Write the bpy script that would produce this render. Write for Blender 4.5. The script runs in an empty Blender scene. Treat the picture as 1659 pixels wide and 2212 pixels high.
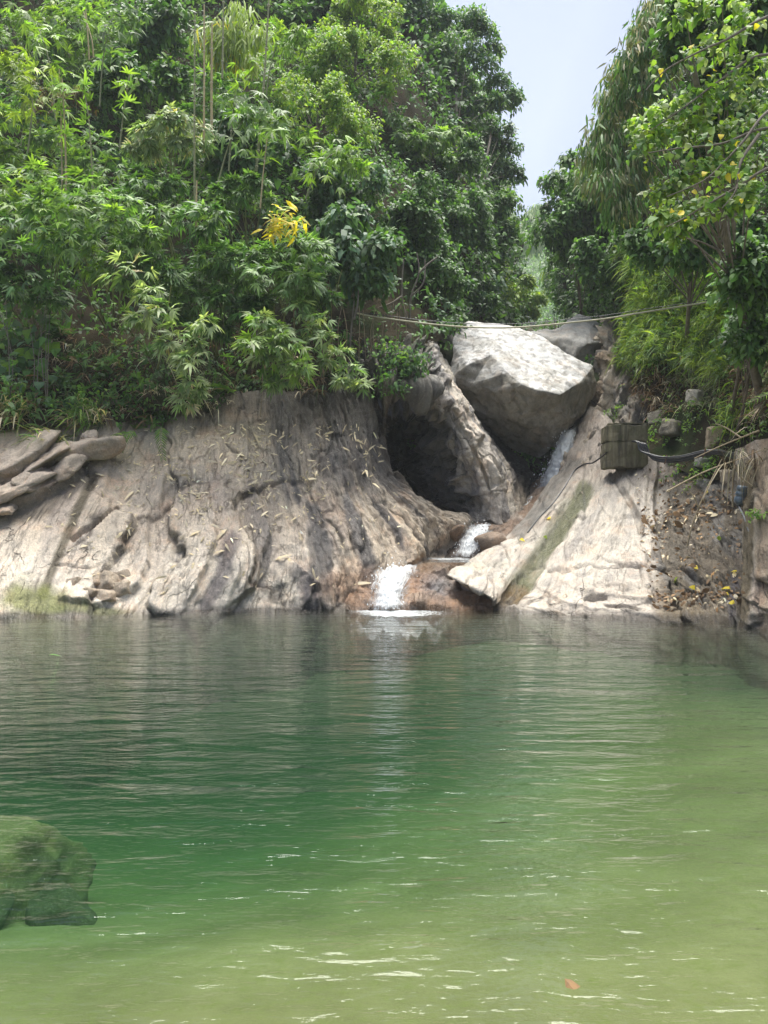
import bpy, bmesh, math, random
import numpy as np
from mathutils import Vector, Matrix, geometry
from mathutils.bvhtree import BVHTree

R_ = np.random.RandomState(11)
random.seed(5)
SC = bpy.context.scene
COL = SC.collection

# ------------------------------------------------------------------ camera, sky, sun, exposure
# sight-line measures: F focal length, (CX, HY) principal point and eye level, CH eye height above the pool
F, CX, HY, CH = 1597.0, 829.5, 1141.0, 1.65
cam = bpy.data.cameras.new('camera')
camo = bpy.data.objects.new('camera', cam); COL.objects.link(camo)
camo.location = (0, 0, CH); camo.rotation_euler = (math.radians(90), 0, 0)
cam.sensor_fit = 'VERTICAL'; cam.sensor_height = 36.0; cam.lens = 36.0 * F / 2212.0
cam.shift_y = 35.0 / 2212.0
cam.clip_start = 0.05; cam.clip_end = 2000
SC.camera = camo

SUN_EL, SUN_AZ = math.radians(79), math.radians(13)      # ahead of the camera, a little to the right
world = bpy.data.worlds.new('World'); SC.world = world; world.use_nodes = True
nt = world.node_tree; nt.nodes.clear()
wo = nt.nodes.new('ShaderNodeOutputWorld'); bg = nt.nodes.new('ShaderNodeBackground')
sky = nt.nodes.new('ShaderNodeTexSky'); sky.sky_type = 'NISHITA'; sky.sun_disc = False
sky.sun_elevation = SUN_EL; sky.sun_rotation = SUN_AZ
sky.air_density = 1.0; sky.dust_density = 4.0; sky.ozone_density = 2.0
mx = nt.nodes.new('ShaderNodeMix'); mx.data_type = 'RGBA'; mx.inputs[0].default_value = 0.80
tc = nt.nodes.new('ShaderNodeTexCoord'); cn = nt.nodes.new('ShaderNodeTexNoise'); cn.inputs['Scale'].default_value = 2.2; cn.inputs['Detail'].default_value = 5
cr_ = nt.nodes.new('ShaderNodeMix'); cr_.data_type = 'RGBA'          # thin cloud, a little uneven
cr_.inputs[6].default_value = (3.2, 3.75, 5.5, 1); cr_.inputs[7].default_value = (3.85, 4.35, 5.9, 1)
mr_ = nt.nodes.new('ShaderNodeMapRange'); mr_.inputs[1].default_value = .38; mr_.inputs[2].default_value = .62
nt.links.new(tc.outputs['Generated'], cn.inputs['Vector']); nt.links.new(cn.outputs[0], mr_.inputs[0]); nt.links.new(mr_.outputs[0], cr_.inputs[0]); nt.links.new(cr_.outputs[2], mx.inputs[7])
nt.links.new(sky.outputs[0], mx.inputs[6]); nt.links.new(mx.outputs[2], bg.inputs[0])
bg.inputs[1].default_value = 0.05
nt.links.new(bg.outputs[0], wo.inputs[0])

sl = bpy.data.lights.new('sun', 'SUN'); sl.energy = 5.0; sl.angle = math.radians(54); sl.color = (1.0, 0.96, 0.88)
so = bpy.data.objects.new('sun', sl); COL.objects.link(so)
sd = Vector((math.sin(SUN_AZ) * math.cos(SUN_EL), math.cos(SUN_AZ) * math.cos(SUN_EL), math.sin(SUN_EL)))
so.rotation_euler = sd.to_track_quat('Z', 'Y').to_euler(); so.location = sd * 300

vs = SC.view_settings
SC.display_settings.display_device = 'sRGB'
vs.view_transform = 'Standard'; vs.look = 'None'; vs.gamma = 1; vs.use_curve_mapping = False
vs.exposure = 1.6
cy = SC.cycles
cy.use_denoising = True
cy.max_bounces = 8; cy.diffuse_bounces = 3; cy.glossy_bounces = 3; cy.transmission_bounces = 4
cy.transparent_max_bounces = 12; cy.volume_bounces = 1
cy.caustics_reflective = False; cy.caustics_refractive = False
cy.sample_clamp_indirect = 4.0

# ------------------------------------------------------------------ helpers
def P(u, v, d):
    return np.array([(u - CX) / F * d, d, CH + (HY - v) / F * d])

def proj(V):
    d = np.maximum(V[:, 1], 0.05)
    return CX + F * V[:, 0] / d, HY - F * (V[:, 2] - CH) / d

_perm = np.random.RandomState(3).permutation(256); _perm = np.concatenate([_perm] * 3)
_g = np.random.RandomState(4).normal(size=(256, 3)); _g /= np.linalg.norm(_g, axis=1)[:, None]

def perlin(p):
    p = np.asarray(p, float)
    i = np.floor(p).astype(int); f = p - i; w = f * f * f * (f * (f * 6 - 15) + 10)
    out = np.zeros(len(p))
    for dx in (0, 1):
        for dy in (0, 1):
            for dz in (0, 1):
                h = _perm[_perm[_perm[(i[:, 0] + dx) & 255] + ((i[:, 1] + dy) & 255)] + ((i[:, 2] + dz) & 255)]
                g = _g[h]
                dot = g[:, 0] * (f[:, 0] - dx) + g[:, 1] * (f[:, 1] - dy) + g[:, 2] * (f[:, 2] - dz)
                out += dot * (w[:, 0] if dx else 1 - w[:, 0]) * (w[:, 1] if dy else 1 - w[:, 1]) * (w[:, 2] if dz else 1 - w[:, 2])
    return out * 1.6

def fbm(p, o=4, gain=0.5):
    p = np.asarray(p, float); a, s, r = 1.0, 1.0, 0
    for k in range(o):
        r = r + a * perlin(p * s + k * 17.3); a *= gain; s *= 2.03
    return r

def ridged(p, o=3):
    p = np.asarray(p, float); a, s, r = 1.0, 1.0, 0
    for k in range(o):
        r = r + a * (1 - 2 * np.abs(perlin(p * s + k * 9.1))); a *= 0.5; s *= 2.1
    return r

def plates(x, y, seed=0):
    """broken plates: each Voronoi cell has its own height and tilt; returns height (-1..1) and a joint mask"""
    ix, iy = np.floor(x).astype(int), np.floor(y).astype(int)
    b1 = np.full(x.shape, 9.0); b2 = np.full(x.shape, 9.0); hv = np.zeros(x.shape)
    rs = np.random.RandomState(900 + seed); tab = rs.rand(4096, 5)
    for dx in (-1, 0, 1):
        for dy in (-1, 0, 1):
            k = tab[((ix + dx) * 73 + (iy + dy) * 179 + seed * 31) & 4095]
            ex, ey = ix + dx + k[:, 0] - x, iy + dy + k[:, 1] - y
            d = np.hypot(ex, ey); m = d < b1
            b2 = np.where(m, b1, np.minimum(b2, d)); b1 = np.where(m, d, b1)
            hv = np.where(m, k[:, 2] * 2 - 1 + (k[:, 3] - .5) * 1.6 * ex + (k[:, 4] - .5) * 1.6 * ey, hv)
    return hv, 1 - sstep(.0, .09, b2 - b1)

def plates3(p, seed=0):
    i = np.floor(p).astype(int); b1 = np.full(len(p), 9.0); hv = np.zeros(len(p))
    tab = np.random.RandomState(950 + seed).rand(4096, 7)
    for dx in (-1, 0, 1):
        for dy in (-1, 0, 1):
            for dz in (-1, 0, 1):
                k = tab[((i[:, 0] + dx) * 73 + (i[:, 1] + dy) * 179 + (i[:, 2] + dz) * 283 + seed * 31) & 4095]
                e = i + np.array([dx, dy, dz]) + k[:, :3] - p
                d = (e * e).sum(1); m = d < b1; b1 = np.where(m, d, b1)
                hv = np.where(m, k[:, 3] * 2 - 1 + ((k[:, 4:7] - .5) * 1.8 * e).sum(1), hv)
    return hv

def st(a, b, c=0.0):
    a = np.asarray(a, float); return np.stack([a, np.broadcast_to(b, a.shape), np.broadcast_to(c, a.shape)], 1)

def sstep(a, b, x):
    t = np.clip((x - a) / (b - a), 0, 1); return t * t * (3 - 2 * t)

def norm(v):
    v = np.asarray(v, float); return v / np.maximum(np.linalg.norm(v, axis=-1, keepdims=True), 1e-9)

def make_mesh(name, V, faces, mat=None, smooth=True, **attrs):
    me = bpy.data.meshes.new(name)
    V = np.ascontiguousarray(V, dtype=np.float32)
    loops = np.concatenate([np.asarray(f, np.int32).ravel() for f in faces])
    tot = np.concatenate([np.full(len(f), np.asarray(f).shape[1], np.int32) for f in faces])
    start = np.concatenate([[0], np.cumsum(tot)[:-1]]).astype(np.int32)
    me.vertices.add(len(V)); me.vertices.foreach_set('co', V.ravel())
    me.loops.add(len(loops)); me.loops.foreach_set('vertex_index', loops)
    me.polygons.add(len(tot)); me.polygons.foreach_set('loop_start', start); me.polygons.foreach_set('loop_total', tot)
    me.polygons.foreach_set('use_smooth', np.full(len(tot), smooth, bool))
    for k, a in attrs.items():
        a = np.asarray(a, np.float32)
        if a.shape[1] == 4:
            at = me.attributes.new(k, 'FLOAT_COLOR', 'POINT'); at.data.foreach_set('color', a.ravel())
        else:
            at = me.attributes.new(k, 'FLOAT_VECTOR', 'POINT'); at.data.foreach_set('vector', a.ravel())
    me.update(calc_edges=True)
    if mat: me.materials.append(mat)
    return me

def obj(name, me, parent=None, loc=None, **props):
    o = bpy.data.objects.new(name, me); COL.objects.link(o)
    if parent is not None: o.parent = parent
    if loc is not None: o.location = Vector([float(c) for c in loc])
    for k, v in props.items():
        if v is not None: o[k] = v
    return o

def thing(name, label, category, loc, group=None):
    return obj(name, None, None, loc, label=label, category=category, group=group)

def grid_faces(nr, nc):
    a = np.arange(nr * nc).reshape(nr, nc)
    return np.stack([a[:-1, :-1], a[:-1, 1:], a[1:, 1:], a[1:, :-1]], -1).reshape(-1, 4)

def cr_weights(n, m):
    A = np.zeros((m, n))
    for i, x in enumerate(np.linspace(0, n - 1, m)):
        k = min(int(x), n - 2); t = x - k
        w = [(-t + 2*t*t - t**3) / 2, (2 - 5*t*t + 3*t**3) / 2, (t + 4*t*t - 3*t**3) / 2, (-t*t + t**3) / 2]
        for j, ww in zip((k - 1, k, k + 1, k + 2), w):
            A[i, min(max(j, 0), n - 1)] += ww
    return A

def loft(ctrl, nr, nc):
    C = np.array([[P(*p) for p in row] for row in ctrl])
    A, B = cr_weights(C.shape[0], nr), cr_weights(C.shape[1], nc)
    return np.einsum('ir,rcx,jc->ijx', A, C, B)

def grid_normals(G):
    du = np.gradient(G, axis=1); dv = np.gradient(G, axis=0)
    n = norm(np.cross(du, dv))
    ray = G - np.array([0, 0, CH])
    flip = (n * ray).sum(-1) .mean() > 0
    return -n if flip else n

def arc(G):
    s = np.concatenate([[0], np.cumsum(np.linalg.norm(np.diff(G, axis=1), axis=2).mean(0))])
    t = np.concatenate([np.zeros((1, G.shape[1])), np.cumsum(np.linalg.norm(np.diff(G, axis=0), axis=2), 0)], 0)
    return np.broadcast_to(s[None], G.shape[:2]).copy(), t

def tube_np(path, r0, r1=None, n=6, jitter=0.0, closed=True):
    """points of a smooth tapering tube -> verts, [faces]"""
    C = np.array(path, float); r1 = r0 if r1 is None else r1
    m = max(len(C), int((len(C) - 1) * 5) + 1)
    X = cr_weights(len(C), m) @ C if len(C) > 2 else np.linspace(C[0], C[-1], 4)
    m = len(X); T = norm(np.gradient(X, axis=0))
    a = np.cross(T, np.array([0.13, 0.31, 0.94])); bad = np.linalg.norm(a, axis=1) < .15
    a[bad] = np.cross(T[bad], np.array([1.0, 0.1, 0.0])); a = norm(a); b = np.cross(T, a)
    ang = np.linspace(0, 2 * math.pi, n, endpoint=False)
    rr = np.linspace(r0, r1, m)[:, None, None]
    V = X[:, None] + rr * (a[:, None] * np.cos(ang)[None, :, None] + b[:, None] * np.sin(ang)[None, :, None])
    V = V.reshape(-1, 3)
    if jitter: V = V + R_.normal(size=V.shape) * jitter
    i = np.arange(m * n).reshape(m, n)
    q = np.stack([i[:-1], np.roll(i[:-1], -1, 1), np.roll(i[1:], -1, 1), i[1:]], -1).reshape(-1, 4)
    return V, q

class Acc:
    def __init__(s): s.V = []; s.Q = []; s.n = 0
    def tube(s, path, r0, r1=None, n=5):
        V, q = tube_np(path, r0, r1, n); s.V.append(V); s.Q.append(q + s.n); s.n += len(V)
    def mesh(s, name, mat, off=(0, 0, 0)):
        return make_mesh(name, np.concatenate(s.V) - np.asarray(off), [np.concatenate(s.Q)], mat)

def blob(u, v, cu, cv, ru, rv):
    return np.clip(1 - np.sqrt(((u - cu) / ru) ** 2 + ((v - cv) / rv) ** 2), 0, 1)

def seg_mask(u, v, pts, w):
    """1 near a polyline, fading to 0 at distance w"""
    best = np.full(u.shape, 1e9)
    for (a, b), (c, d) in zip(pts[:-1], pts[1:]):
        dx, dy = c - a, d - b
        t = np.clip(((u - a) * dx + (v - b) * dy) / (dx * dx + dy * dy), 0, 1)
        best = np.minimum(best, np.hypot(u - a - t * dx, v - b - t * dy))
    return 1 - sstep(0.35, 1.0, best / w)

def scarp(u, v, pts, amp, reach, w=2.2):
    """a sharp step along a polyline: raised on its left-hand side (seen walking the line), fading over `reach`"""
    best = np.full(u.shape, 1e9); sg = np.zeros(u.shape); end = np.ones(u.shape)
    n = len(pts) - 1
    ww = 3.0 * perlin(np.stack([u * .05, v * .05, 0 * u], 1)) + 1.5 * perlin(np.stack([u * .17, v * .17, 0 * u], 1))
    for i, ((a, b), (c, d)) in enumerate(zip(pts[:-1], pts[1:])):
        dx, dy = c - a, d - b; L2 = dx * dx + dy * dy
        t0 = ((u - a) * dx + (v - b) * dy) / L2; t = np.clip(t0, 0, 1)
        dist = np.hypot(u - a - t * dx, v - b - t * dy); cr = ((u - a) * dy - (v - b) * dx) / math.sqrt(L2)
        m = dist < best; best = np.where(m, dist, best); sg = np.where(m, np.sign(cr), sg)
        g = (i + t) / n; end = np.where(m, np.clip(np.minimum(g, 1 - g) * 6, 0, 1) * np.where((t0 < -.02) & (i == 0) | (t0 > 1.02) & (i == n - 1), 0, 1), end)
    sd = best * sg + ww
    return amp * end * sstep(-w, w, sd) * np.exp(-np.maximum(sd, 0) / reach)

# ------------------------------------------------------------------ materials
class NT:
    def __init__(s, name):
        s.m = bpy.data.materials.new(name); s.m.use_nodes = True; s.t = s.m.node_tree; s.t.nodes.clear()
        s.out = s.t.nodes.new('ShaderNodeOutputMaterial')
    def n(s, typ, ins=None, **kw):
        nd = s.t.nodes.new('ShaderNode' + typ)
        for k, v in kw.items(): setattr(nd, k, v)
        for k, v in (ins or {}).items():
            if isinstance(v, bpy.types.NodeSocket): s.t.links.new(v, nd.inputs[k])
            else: nd.inputs[k].default_value = v
        return nd
    def noise(s, vec, scale, detail=5, rough=0.55, dist=0.0):
        return s.n('TexNoise', {'Vector': vec, 'Scale': scale, 'Detail': detail, 'Roughness': rough, 'Distortion': dist}).outputs[0]
    def scl(s, vec, x, y, z):
        return s.n('VectorMath', {0: vec, 1: (x, y, z)}, operation='MULTIPLY').outputs[0]
    def rng(s, val, a, b, c, d):
        return s.n('MapRange', {0: val, 1: a, 2: b, 3: c, 4: d}).outputs[0]
    def math(s, op, a, b=0.0):
        return s.n('Math', {0: a, 1: b}, operation=op).outputs[0]
    def mix(s, fac, a, b, blend='MIX'):
        return s.n('Mix', {0: fac, 6: a, 7: b}, data_type='RGBA', blend_type=blend).outputs[2]
    def bump(s, h, strength, dist, nrm=None):
        d = {'Height': h, 'Strength': strength, 'Distance': dist}
        if nrm is not None: d['Normal'] = nrm
        return s.n('Bump', d).outputs[0]
    def done(s, sh, disp=None):
        s.t.links.new(sh, s.out.inputs[0]); return s.m

def rock_material(name='rock', strata=True):
    k = NT(name)
    rc = k.n('Attribute', attribute_name='rc').outputs['Vector']
    tn = k.n('Attribute', attribute_name='tint')
    pos = k.n('TexCoord').outputs['Object']
    streak = k.noise(k.scl(rc, 4.5, 1.9, 4.5), 1.0, 9, 0.68, 1.0)
    fine = k.noise(k.scl(rc, 24, 15, 24), 1.0, 6, 0.78, .4)
    blot = k.noise(pos, 1.7, 7, 0.65)
    grain = k.noise(pos, 26.0, 6, 0.75)
    c = tn.outputs['Color']
    c = k.mix(1.0, c, k.n('CombineColor', {0: k.rng(streak, .3, .7, .76, 1.22), 1: k.rng(streak, .3, .7, .77, 1.21), 2: k.rng(streak, .3, .7, .79, 1.19)}).outputs[0], 'MULTIPLY')
    c = k.mix(1.0, c, k.n('CombineColor', {0: k.rng(fine, .3, .7, .78, 1.2), 1: k.rng(fine, .3, .7, .79, 1.19), 2: k.rng(fine, .3, .7, .8, 1.18)}).outputs[0], 'MULTIPLY')
    # rusty and pale blotches, lichen flecks
    c = k.mix(k.rng(blot, .52, .72, 0, .40), c, k.mix(1.0, c, (1.25, .88, .62, 1), 'MULTIPLY'))
    c = k.mix(k.rng(blot, .46, .30, 0, .35), c, k.mix(1.0, c, (.62, .66, .70, 1), 'MULTIPLY'))
    fl = k.noise(pos, 9.0, 5, 0.75)
    c = k.mix(k.rng(fl, .63, .70, 0, .30), c, (.52, .50, .46, 1))
    c = k.mix(1.0, c, k.n('CombineColor', {0: k.rng(grain, .3, .7, .8, 1.2), 1: k.rng(grain, .3, .7, .8, 1.2), 2: k.rng(grain, .3, .7, .8, 1.2)}).outputs[0], 'MULTIPLY')
    q1 = k.noise(pos, 55.0, 3, .6)
    c = k.mix(k.rng(q1, .62, .70, 0, .5), c, (.66, .61, .55, 1)); c = k.mix(k.rng(q1, .38, .31, 0, .55), c, (.06, .055, .05, 1))
    # thin joints running with the foliation
    vor = k.n('TexVoronoi', {'Vector': k.n('VectorMath', {0: k.scl(rc, 1.1, .32, 1.1), 1: k.n('VectorMath', {0: k.n('TexNoise', {'Vector': rc, 'Scale': 1.5, 'Detail': 5}).outputs[1], 'Scale': .6}, operation='SCALE').outputs[0]}).outputs[0], 'Scale': 1.0}, feature='DISTANCE_TO_EDGE').outputs[0]
    crack = k.math('MULTIPLY', .0 if not strata else k.rng(vor, 0.0, 0.010, 1, 0), k.rng(k.noise(pos, .9, 3), .52, .62, 0, 1))
    c = k.mix(k.math('MULTIPLY', crack, .65), c, (.035, .03, .025, 1))
    sn = k.noise(k.scl(rc, 2.6, .42, 2.6), 1.0, 8, .66, .6)
    lay = k.noise(k.scl(rc, 1.5, .22, 1.5), 1.0, 8, .66, .6)
    lines = k.math('MULTIPLY', k.rng(k.math('ABSOLUTE', k.math('SUBTRACT', k.math('FRACT', k.math('MULTIPLY', sn, 5.0)), .5)), 0.0, .07, 1, 0), k.rng(k.noise(pos, 1.4, 4, .6), .42, .54, 0, 1))
    sa = k.n('SeparateXYZ', {0: k.n('Attribute', attribute_name='stria').outputs['Vector']}).outputs[0] if strata else 0.0
    lines = k.math('MULTIPLY', lines, sa if strata else 0.0)
    c = k.mix(k.math('MULTIPLY', k.rng(lay, .50, .62, 0, .45), sa), c, k.mix(1.0, c, (1.30, 1.24, 1.14, 1), 'MULTIPLY'))
    c = k.mix(k.math('MULTIPLY', k.rng(lay, .48, .38, 0, .60), sa), c, k.mix(1.0, c, (.62, .58, .60, 1), 'MULTIPLY'))
    c = k.mix(k.math('MULTIPLY', lines, .62), c, k.mix(1.0, c, (.30, .27, .26, 1), 'MULTIPLY'))
    wet = tn.outputs['Alpha']
    rough = k.math('ADD', k.rng(wet, 0, 1, .72, .20), k.rng(grain, .3, .7, -.08, .08))
    h = k.math('ADD', k.math('MULTIPLY', streak, 1.0), k.math('MULTIPLY', fine, .35))
    h = k.math('ADD', k.math('MULTIPLY', h, .7), k.math('MULTIPLY', grain, .30))
    h = k.math('SUBTRACT', h, k.math('ADD', k.math('MULTIPLY', crack, .5), k.math('MULTIPLY', lines, .35)))
    h = k.math('ADD', h, k.math('MULTIPLY', k.math('MULTIPLY', k.math('FRACT', k.math('MULTIPLY', sn, 5.0)), .35), sa))
    nrm = k.bump(h, 1.0, 0.11)
    b = k.n('BsdfPrincipled', {'Base Color': c, 'Roughness': rough, 'Normal': nrm, 'Specular IOR Level': k.rng(wet, 0, 1, .3, .6)})
    return k.done(b.outputs[0])

def leaf_material(name, rough=0.5, spec=0.35, trans=0.40, tt=(1.25, 1.35, .55, 1)):
    k = NT(name)
    tn = k.n('Attribute', attribute_name='tint').outputs['Color']
    pos = k.n('TexCoord').outputs['Object']
    c = k.mix(1.0, tn, k.n('CombineColor', {0: k.rng(k.noise(pos, 5.0, 3), .3, .7, .8, 1.2), 1: k.rng(k.noise(pos, 5.0, 3), .3, .7, .85, 1.15), 2: .95}).outputs[0], 'MULTIPLY')
    b = k.n('BsdfPrincipled', {'Base Color': c, 'Roughness': rough, 'Specular IOR Level': spec})
    tr = k.n('BsdfTranslucent', {'Color': k.mix(1.0, c, tt, 'MULTIPLY')})
    return k.done(k.n('MixShader', {0: trans, 1: b.outputs[0], 2: tr.outputs[0]}).outputs[0])

def simple(name, col, rough=.7, var=.25, scale=8.0, bump=.3, dist=.01, metal=0, spec=.4):
    k = NT(name); pos = k.n('TexCoord').outputs['Object']
    n1 = k.noise(pos, scale, 6, .65)
    f = k.rng(n1, .3, .7, 1 - var, 1 + var)
    c = k.mix(1.0, (*col, 1), k.n('CombineColor', {0: f, 1: f, 2: f}).outputs[0], 'MULTIPLY')
    b = k.n('BsdfPrincipled', {'Base Color': c, 'Roughness': rough, 'Metallic': metal, 'Specular IOR Level': spec, 'Normal': k.bump(n1, bump, dist)})
    return k.done(b.outputs[0])

def soil_material():
    k = NT('forest_soil'); pos = k.n('TexCoord').outputs['Object']
    a = k.noise(pos, 1.3, 8, .65); g = k.noise(pos, 14, 6, .7)
    c = k.mix(k.rng(a, .35, .65, 0, 1), (.022, .020, .011, 1), (.055, .042, .024, 1))
    c = k.mix(k.rng(k.noise(pos, .7, 4), .5, .62, 0, .8), c, (.030, .048, .016, 1))
    b = k.n('BsdfPrincipled', {'Base Color': c, 'Roughness': .95, 'Specular IOR Level': .1, 'Normal': k.bump(g, .8, .08)})
    return k.done(b.outputs[0])

def water_material(name, rip=1.0):
    k = NT(name); pos = k.n('TexCoord').outputs['Object']
    a = k.noise(k.scl(pos, .50, 1.6, 1), 1.0, 2, .5, .4)
    b = k.noise(k.scl(pos, 1.7, 5.4, 1), 1.0, 3, .55, .35)
    c = k.noise(k.scl(pos, 5.5, 15.0, 1), 1.0, 3, .6, .3)
    h = k.math('ADD', k.math('MULTIPLY', a, .042 * rip), k.math('MULTIPLY', b, .033 * rip))
    h = k.math('ADD', h, k.math('MULTIPLY', c, .0090 * rip))
    nrm = k.bump(h, 1.0, 1.0)
    fr = k.n('Fresnel', {'IOR': 1.333, 'Normal': nrm}).outputs[0]
    gl = k.n('BsdfGlossy', {'Color': (1, 1, 1, 1), 'Roughness': .015, 'Normal': nrm})
    tr = k.n('BsdfTransparent', {'Color': (.97, .985, .97, 1)})
    sh = k.n('MixShader', {0: fr, 1: tr.outputs[0], 2: gl.outputs[0]}).outputs[0]
    return k, sh

def foam_material():
    k = NT('white_water'); rc = k.n('Attribute', attribute_name='rc').outputs['Vector']
    a = k.noise(k.scl(rc, 11, 2.2, 1), 1.0, 8, .75, 1.2)
    g = k.noise(k.scl(rc, 30, 12, 1), 1.0, 5, .7)
    al = k.n('Attribute', attribute_name='tint').outputs['Color']
    dens = k.n('SeparateColor', {0: al}).outputs[0]
    f = k.math('ADD', k.math('ADD', a, k.math('MULTIPLY', g, .35)), dens)
    fac = k.rng(f, 1.0, 1.42, 0.03, 1)
    d = k.n('BsdfPrincipled', {'Base Color': (.82, .86, .88, 1), 'Roughness': .35, 'Normal': k.bump(f, .45, .04)})
    t2 = k.n('BsdfTranslucent', {'Color': (.8, .85, .88, 1)})
    d2 = k.n('MixShader', {0: .3, 1: d.outputs[0], 2: t2.outputs[0]})
    tr = k.n('BsdfTransparent', {'Color': (1, 1, 1, 1)})
    return k.done(k.n('MixShader', {0: fac, 1: tr.outputs[0], 2: d2.outputs[0]}).outputs[0])

M_ROCK = rock_material(); M_STONE = rock_material('boulder_stone', False)
M_LEAF = leaf_material('glossy_leaf')
M_LEAF_SOFT = leaf_material('soft_leaf', .6, .3, .42)
M_SOIL = soil_material()
M_BARK = simple('pale_bark', (.16, .14, .115), .85, .35, 12, .6, .02)
M_CULM = simple('bamboo_culm', (.20, .21, .10), .5, .3, 6, .2, .005)
M_TWIG = simple('dry_twig', (.22, .17, .11), .8, .3, 14, .4, .005)
M_DRY = leaf_material('dry_leaf', .6, .3, .10, (1, .95, .85, 1))

# ------------------------------------------------------------------ hill slopes
HILLS = {}
def hill(name, rows, nr, nc, amp=.5):
    G = loft(rows, nr, nc); N = grid_normals(G)
    p = G.reshape(-1, 3)
    h = fbm(p * .35, 5) * amp
    V = p + N.reshape(-1, 3) * h[:, None]
    q = grid_faces(nr, nc)
    me = make_mesh(name, V, [q], M_SOIL)
    o = obj(name, me, kind='structure')
    HILLS[name] = (V.reshape(nr, nc, 3), N, BVHTree.FromPolygons([tuple(x) for x in V], [tuple(int(i) for i in f) for f in q]))
    return o

LU = [-900, -400, 0, 300, 560, 740, 860, 930, 1000, 1100]
hill('left_hillside', [
    [(-900, 930, 14.3), (-400, 930, 15.8), (0, 940, 17.0), (300, 905, 17.5), (560, 890, 18.3), (740, 830, 19.0), (860, 800, 20.2), (925, 745, 22.6), (1000, 720, 30), (1100, 715, 42)],
    [(-900, 890, 14.8), (-400, 880, 16.4), (0, 885, 17.6), (300, 850, 18.0), (560, 830, 18.7), (740, 770, 19.4), (860, 740, 20.8), (930, 705, 23.5), (1000, 680, 31), (1110, 685, 43)],
    [(-900, 690, 16.0), (-400, 690, 17.8), (0, 690, 19.4), (300, 690, 19.8), (560, 680, 20.2), (740, 660, 20.8), (865, 620, 22.8), (955, 590, 26.5), (1045, 590, 35), (1122, 610, 47)],
    [(-900, 430, 19.0), (-400, 440, 21.0), (0, 450, 23), (300, 450, 23.6), (560, 440, 24.4), (740, 430, 25), (880, 410, 27.2), (975, 390, 32), (1045, 400, 39), (1105, 460, 53)],
    [(-900, 120, 23.5), (-400, 140, 26), (0, 150, 29), (300, 150, 30), (560, 150, 31), (740, 140, 32), (880, 130, 34), (955, 160, 38), (1015, 230, 45), (1078, 330, 59)],
    [(-900, -220, 32), (-400, -200, 34), (0, -200, 37), (300, -200, 38), (560, -190, 40), (740, -170, 41), (850, -110, 43), (905, -10, 46), (965, 100, 52), (1045, 240, 66)],
    [(-900, -420, 60), (-400, -420, 62), (0, -420, 65), (300, -400, 66), (560, -350, 66), (740, -280, 68), (830, -180, 70), (880, -40, 74), (940, 110, 80), (1020, 260, 90)],
], 90, 150, .5)
hill('right_hillside', [
    [(1290, 790, 34), (1340, 880, 28), (1366, 965, 21.7), (1410, 990, 20.1), (1500, 1030, 18.2), (1590, 1030, 16.4), (1650, 980, 14.4), (1800, 950, 11.8), (2300, 930, 9)],
    [(1262, 740, 38), (1335, 790, 30), (1374, 860, 23), (1415, 880, 21.4), (1500, 870, 19.8), (1590, 860, 18), (1670, 830, 16), (1820, 800, 13), (2300, 700, 10)],
    [(1200, 640, 50), (1265, 640, 38), (1350, 660, 26), (1400, 645, 22.9), (1500, 625, 21.2), (1590, 605, 19.5), (1690, 580, 17.5), (1860, 520, 14.5), (2300, 400, 11.5)],
    [(1192, 550, 55), (1240, 500, 43), (1310, 430, 33), (1385, 385, 26.5), (1500, 350, 23.7), (1600, 320, 22.2), (1710, 280, 20.2), (1910, 200, 17), (2300, 50, 14)],
    [(1225, 455, 60), (1300, 310, 50), (1350, 180, 40), (1410, 90, 32), (1500, 30, 28.5), (1600, -20, 26.5), (1730, -80, 24.5), (1950, -200, 21), (2300, -400, 18)],
    [(1260, 400, 75), (1360, 230, 64), (1420, 60, 54), (1480, -60, 46), (1560, -160, 42), (1650, -240, 40), (1780, -330, 38), (2000, -450, 34), (2300, -600, 30)],
], 80, 110, .4)
hill('gorge_floor', [
    [(860, 1160, 25), (1000, 1160, 26), (1130, 1160, 26), (1260, 1150, 26), (1420, 1150, 26)],
    [(900, 1080, 31), (1010, 1075, 34), (1130, 1070, 35), (1240, 1070, 34), (1380, 1060, 31)],
    [(900, 990, 31), (1010, 1000, 34), (1130, 1010, 35), (1240, 1000, 34), (1380, 980, 31)],
    [(880, 760, 23.5), (1000, 800, 24), (1130, 880, 24.5), (1260, 880, 24.5), (1380, 800, 26)],
    [(930, 735, 30), (1020, 770, 30), (1130, 790, 31), (1250, 780, 32), (1340, 740, 34)],
    [(1000, 722, 44), (1060, 745, 45), (1140, 745, 46), (1220, 740, 46), (1300, 720, 46)],
    [(1030, 700, 70), (1090, 712, 70), (1150, 705, 70), (1210, 700, 70), (1280, 690, 70)],
], 30, 40, .3)
hill('far_hillside', [
    [(950, 730, 132), (1060, 730, 140), (1150, 715, 148), (1230, 720, 144), (1340, 720, 132)],
    [(930, 600, 156), (1060, 610, 168), (1150, 640, 190), (1230, 610, 176), (1340, 560, 156)],
    [(920, 480, 190), (1050, 500, 210), (1150, 560, 240), (1230, 520, 224), (1350, 420, 196)],
    [(920, 400, 240), (1050, 460, 260), (1150, 500, 280), (1230, 475, 270), (1350, 360, 244)],
], 40, 50, 2.5)

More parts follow.
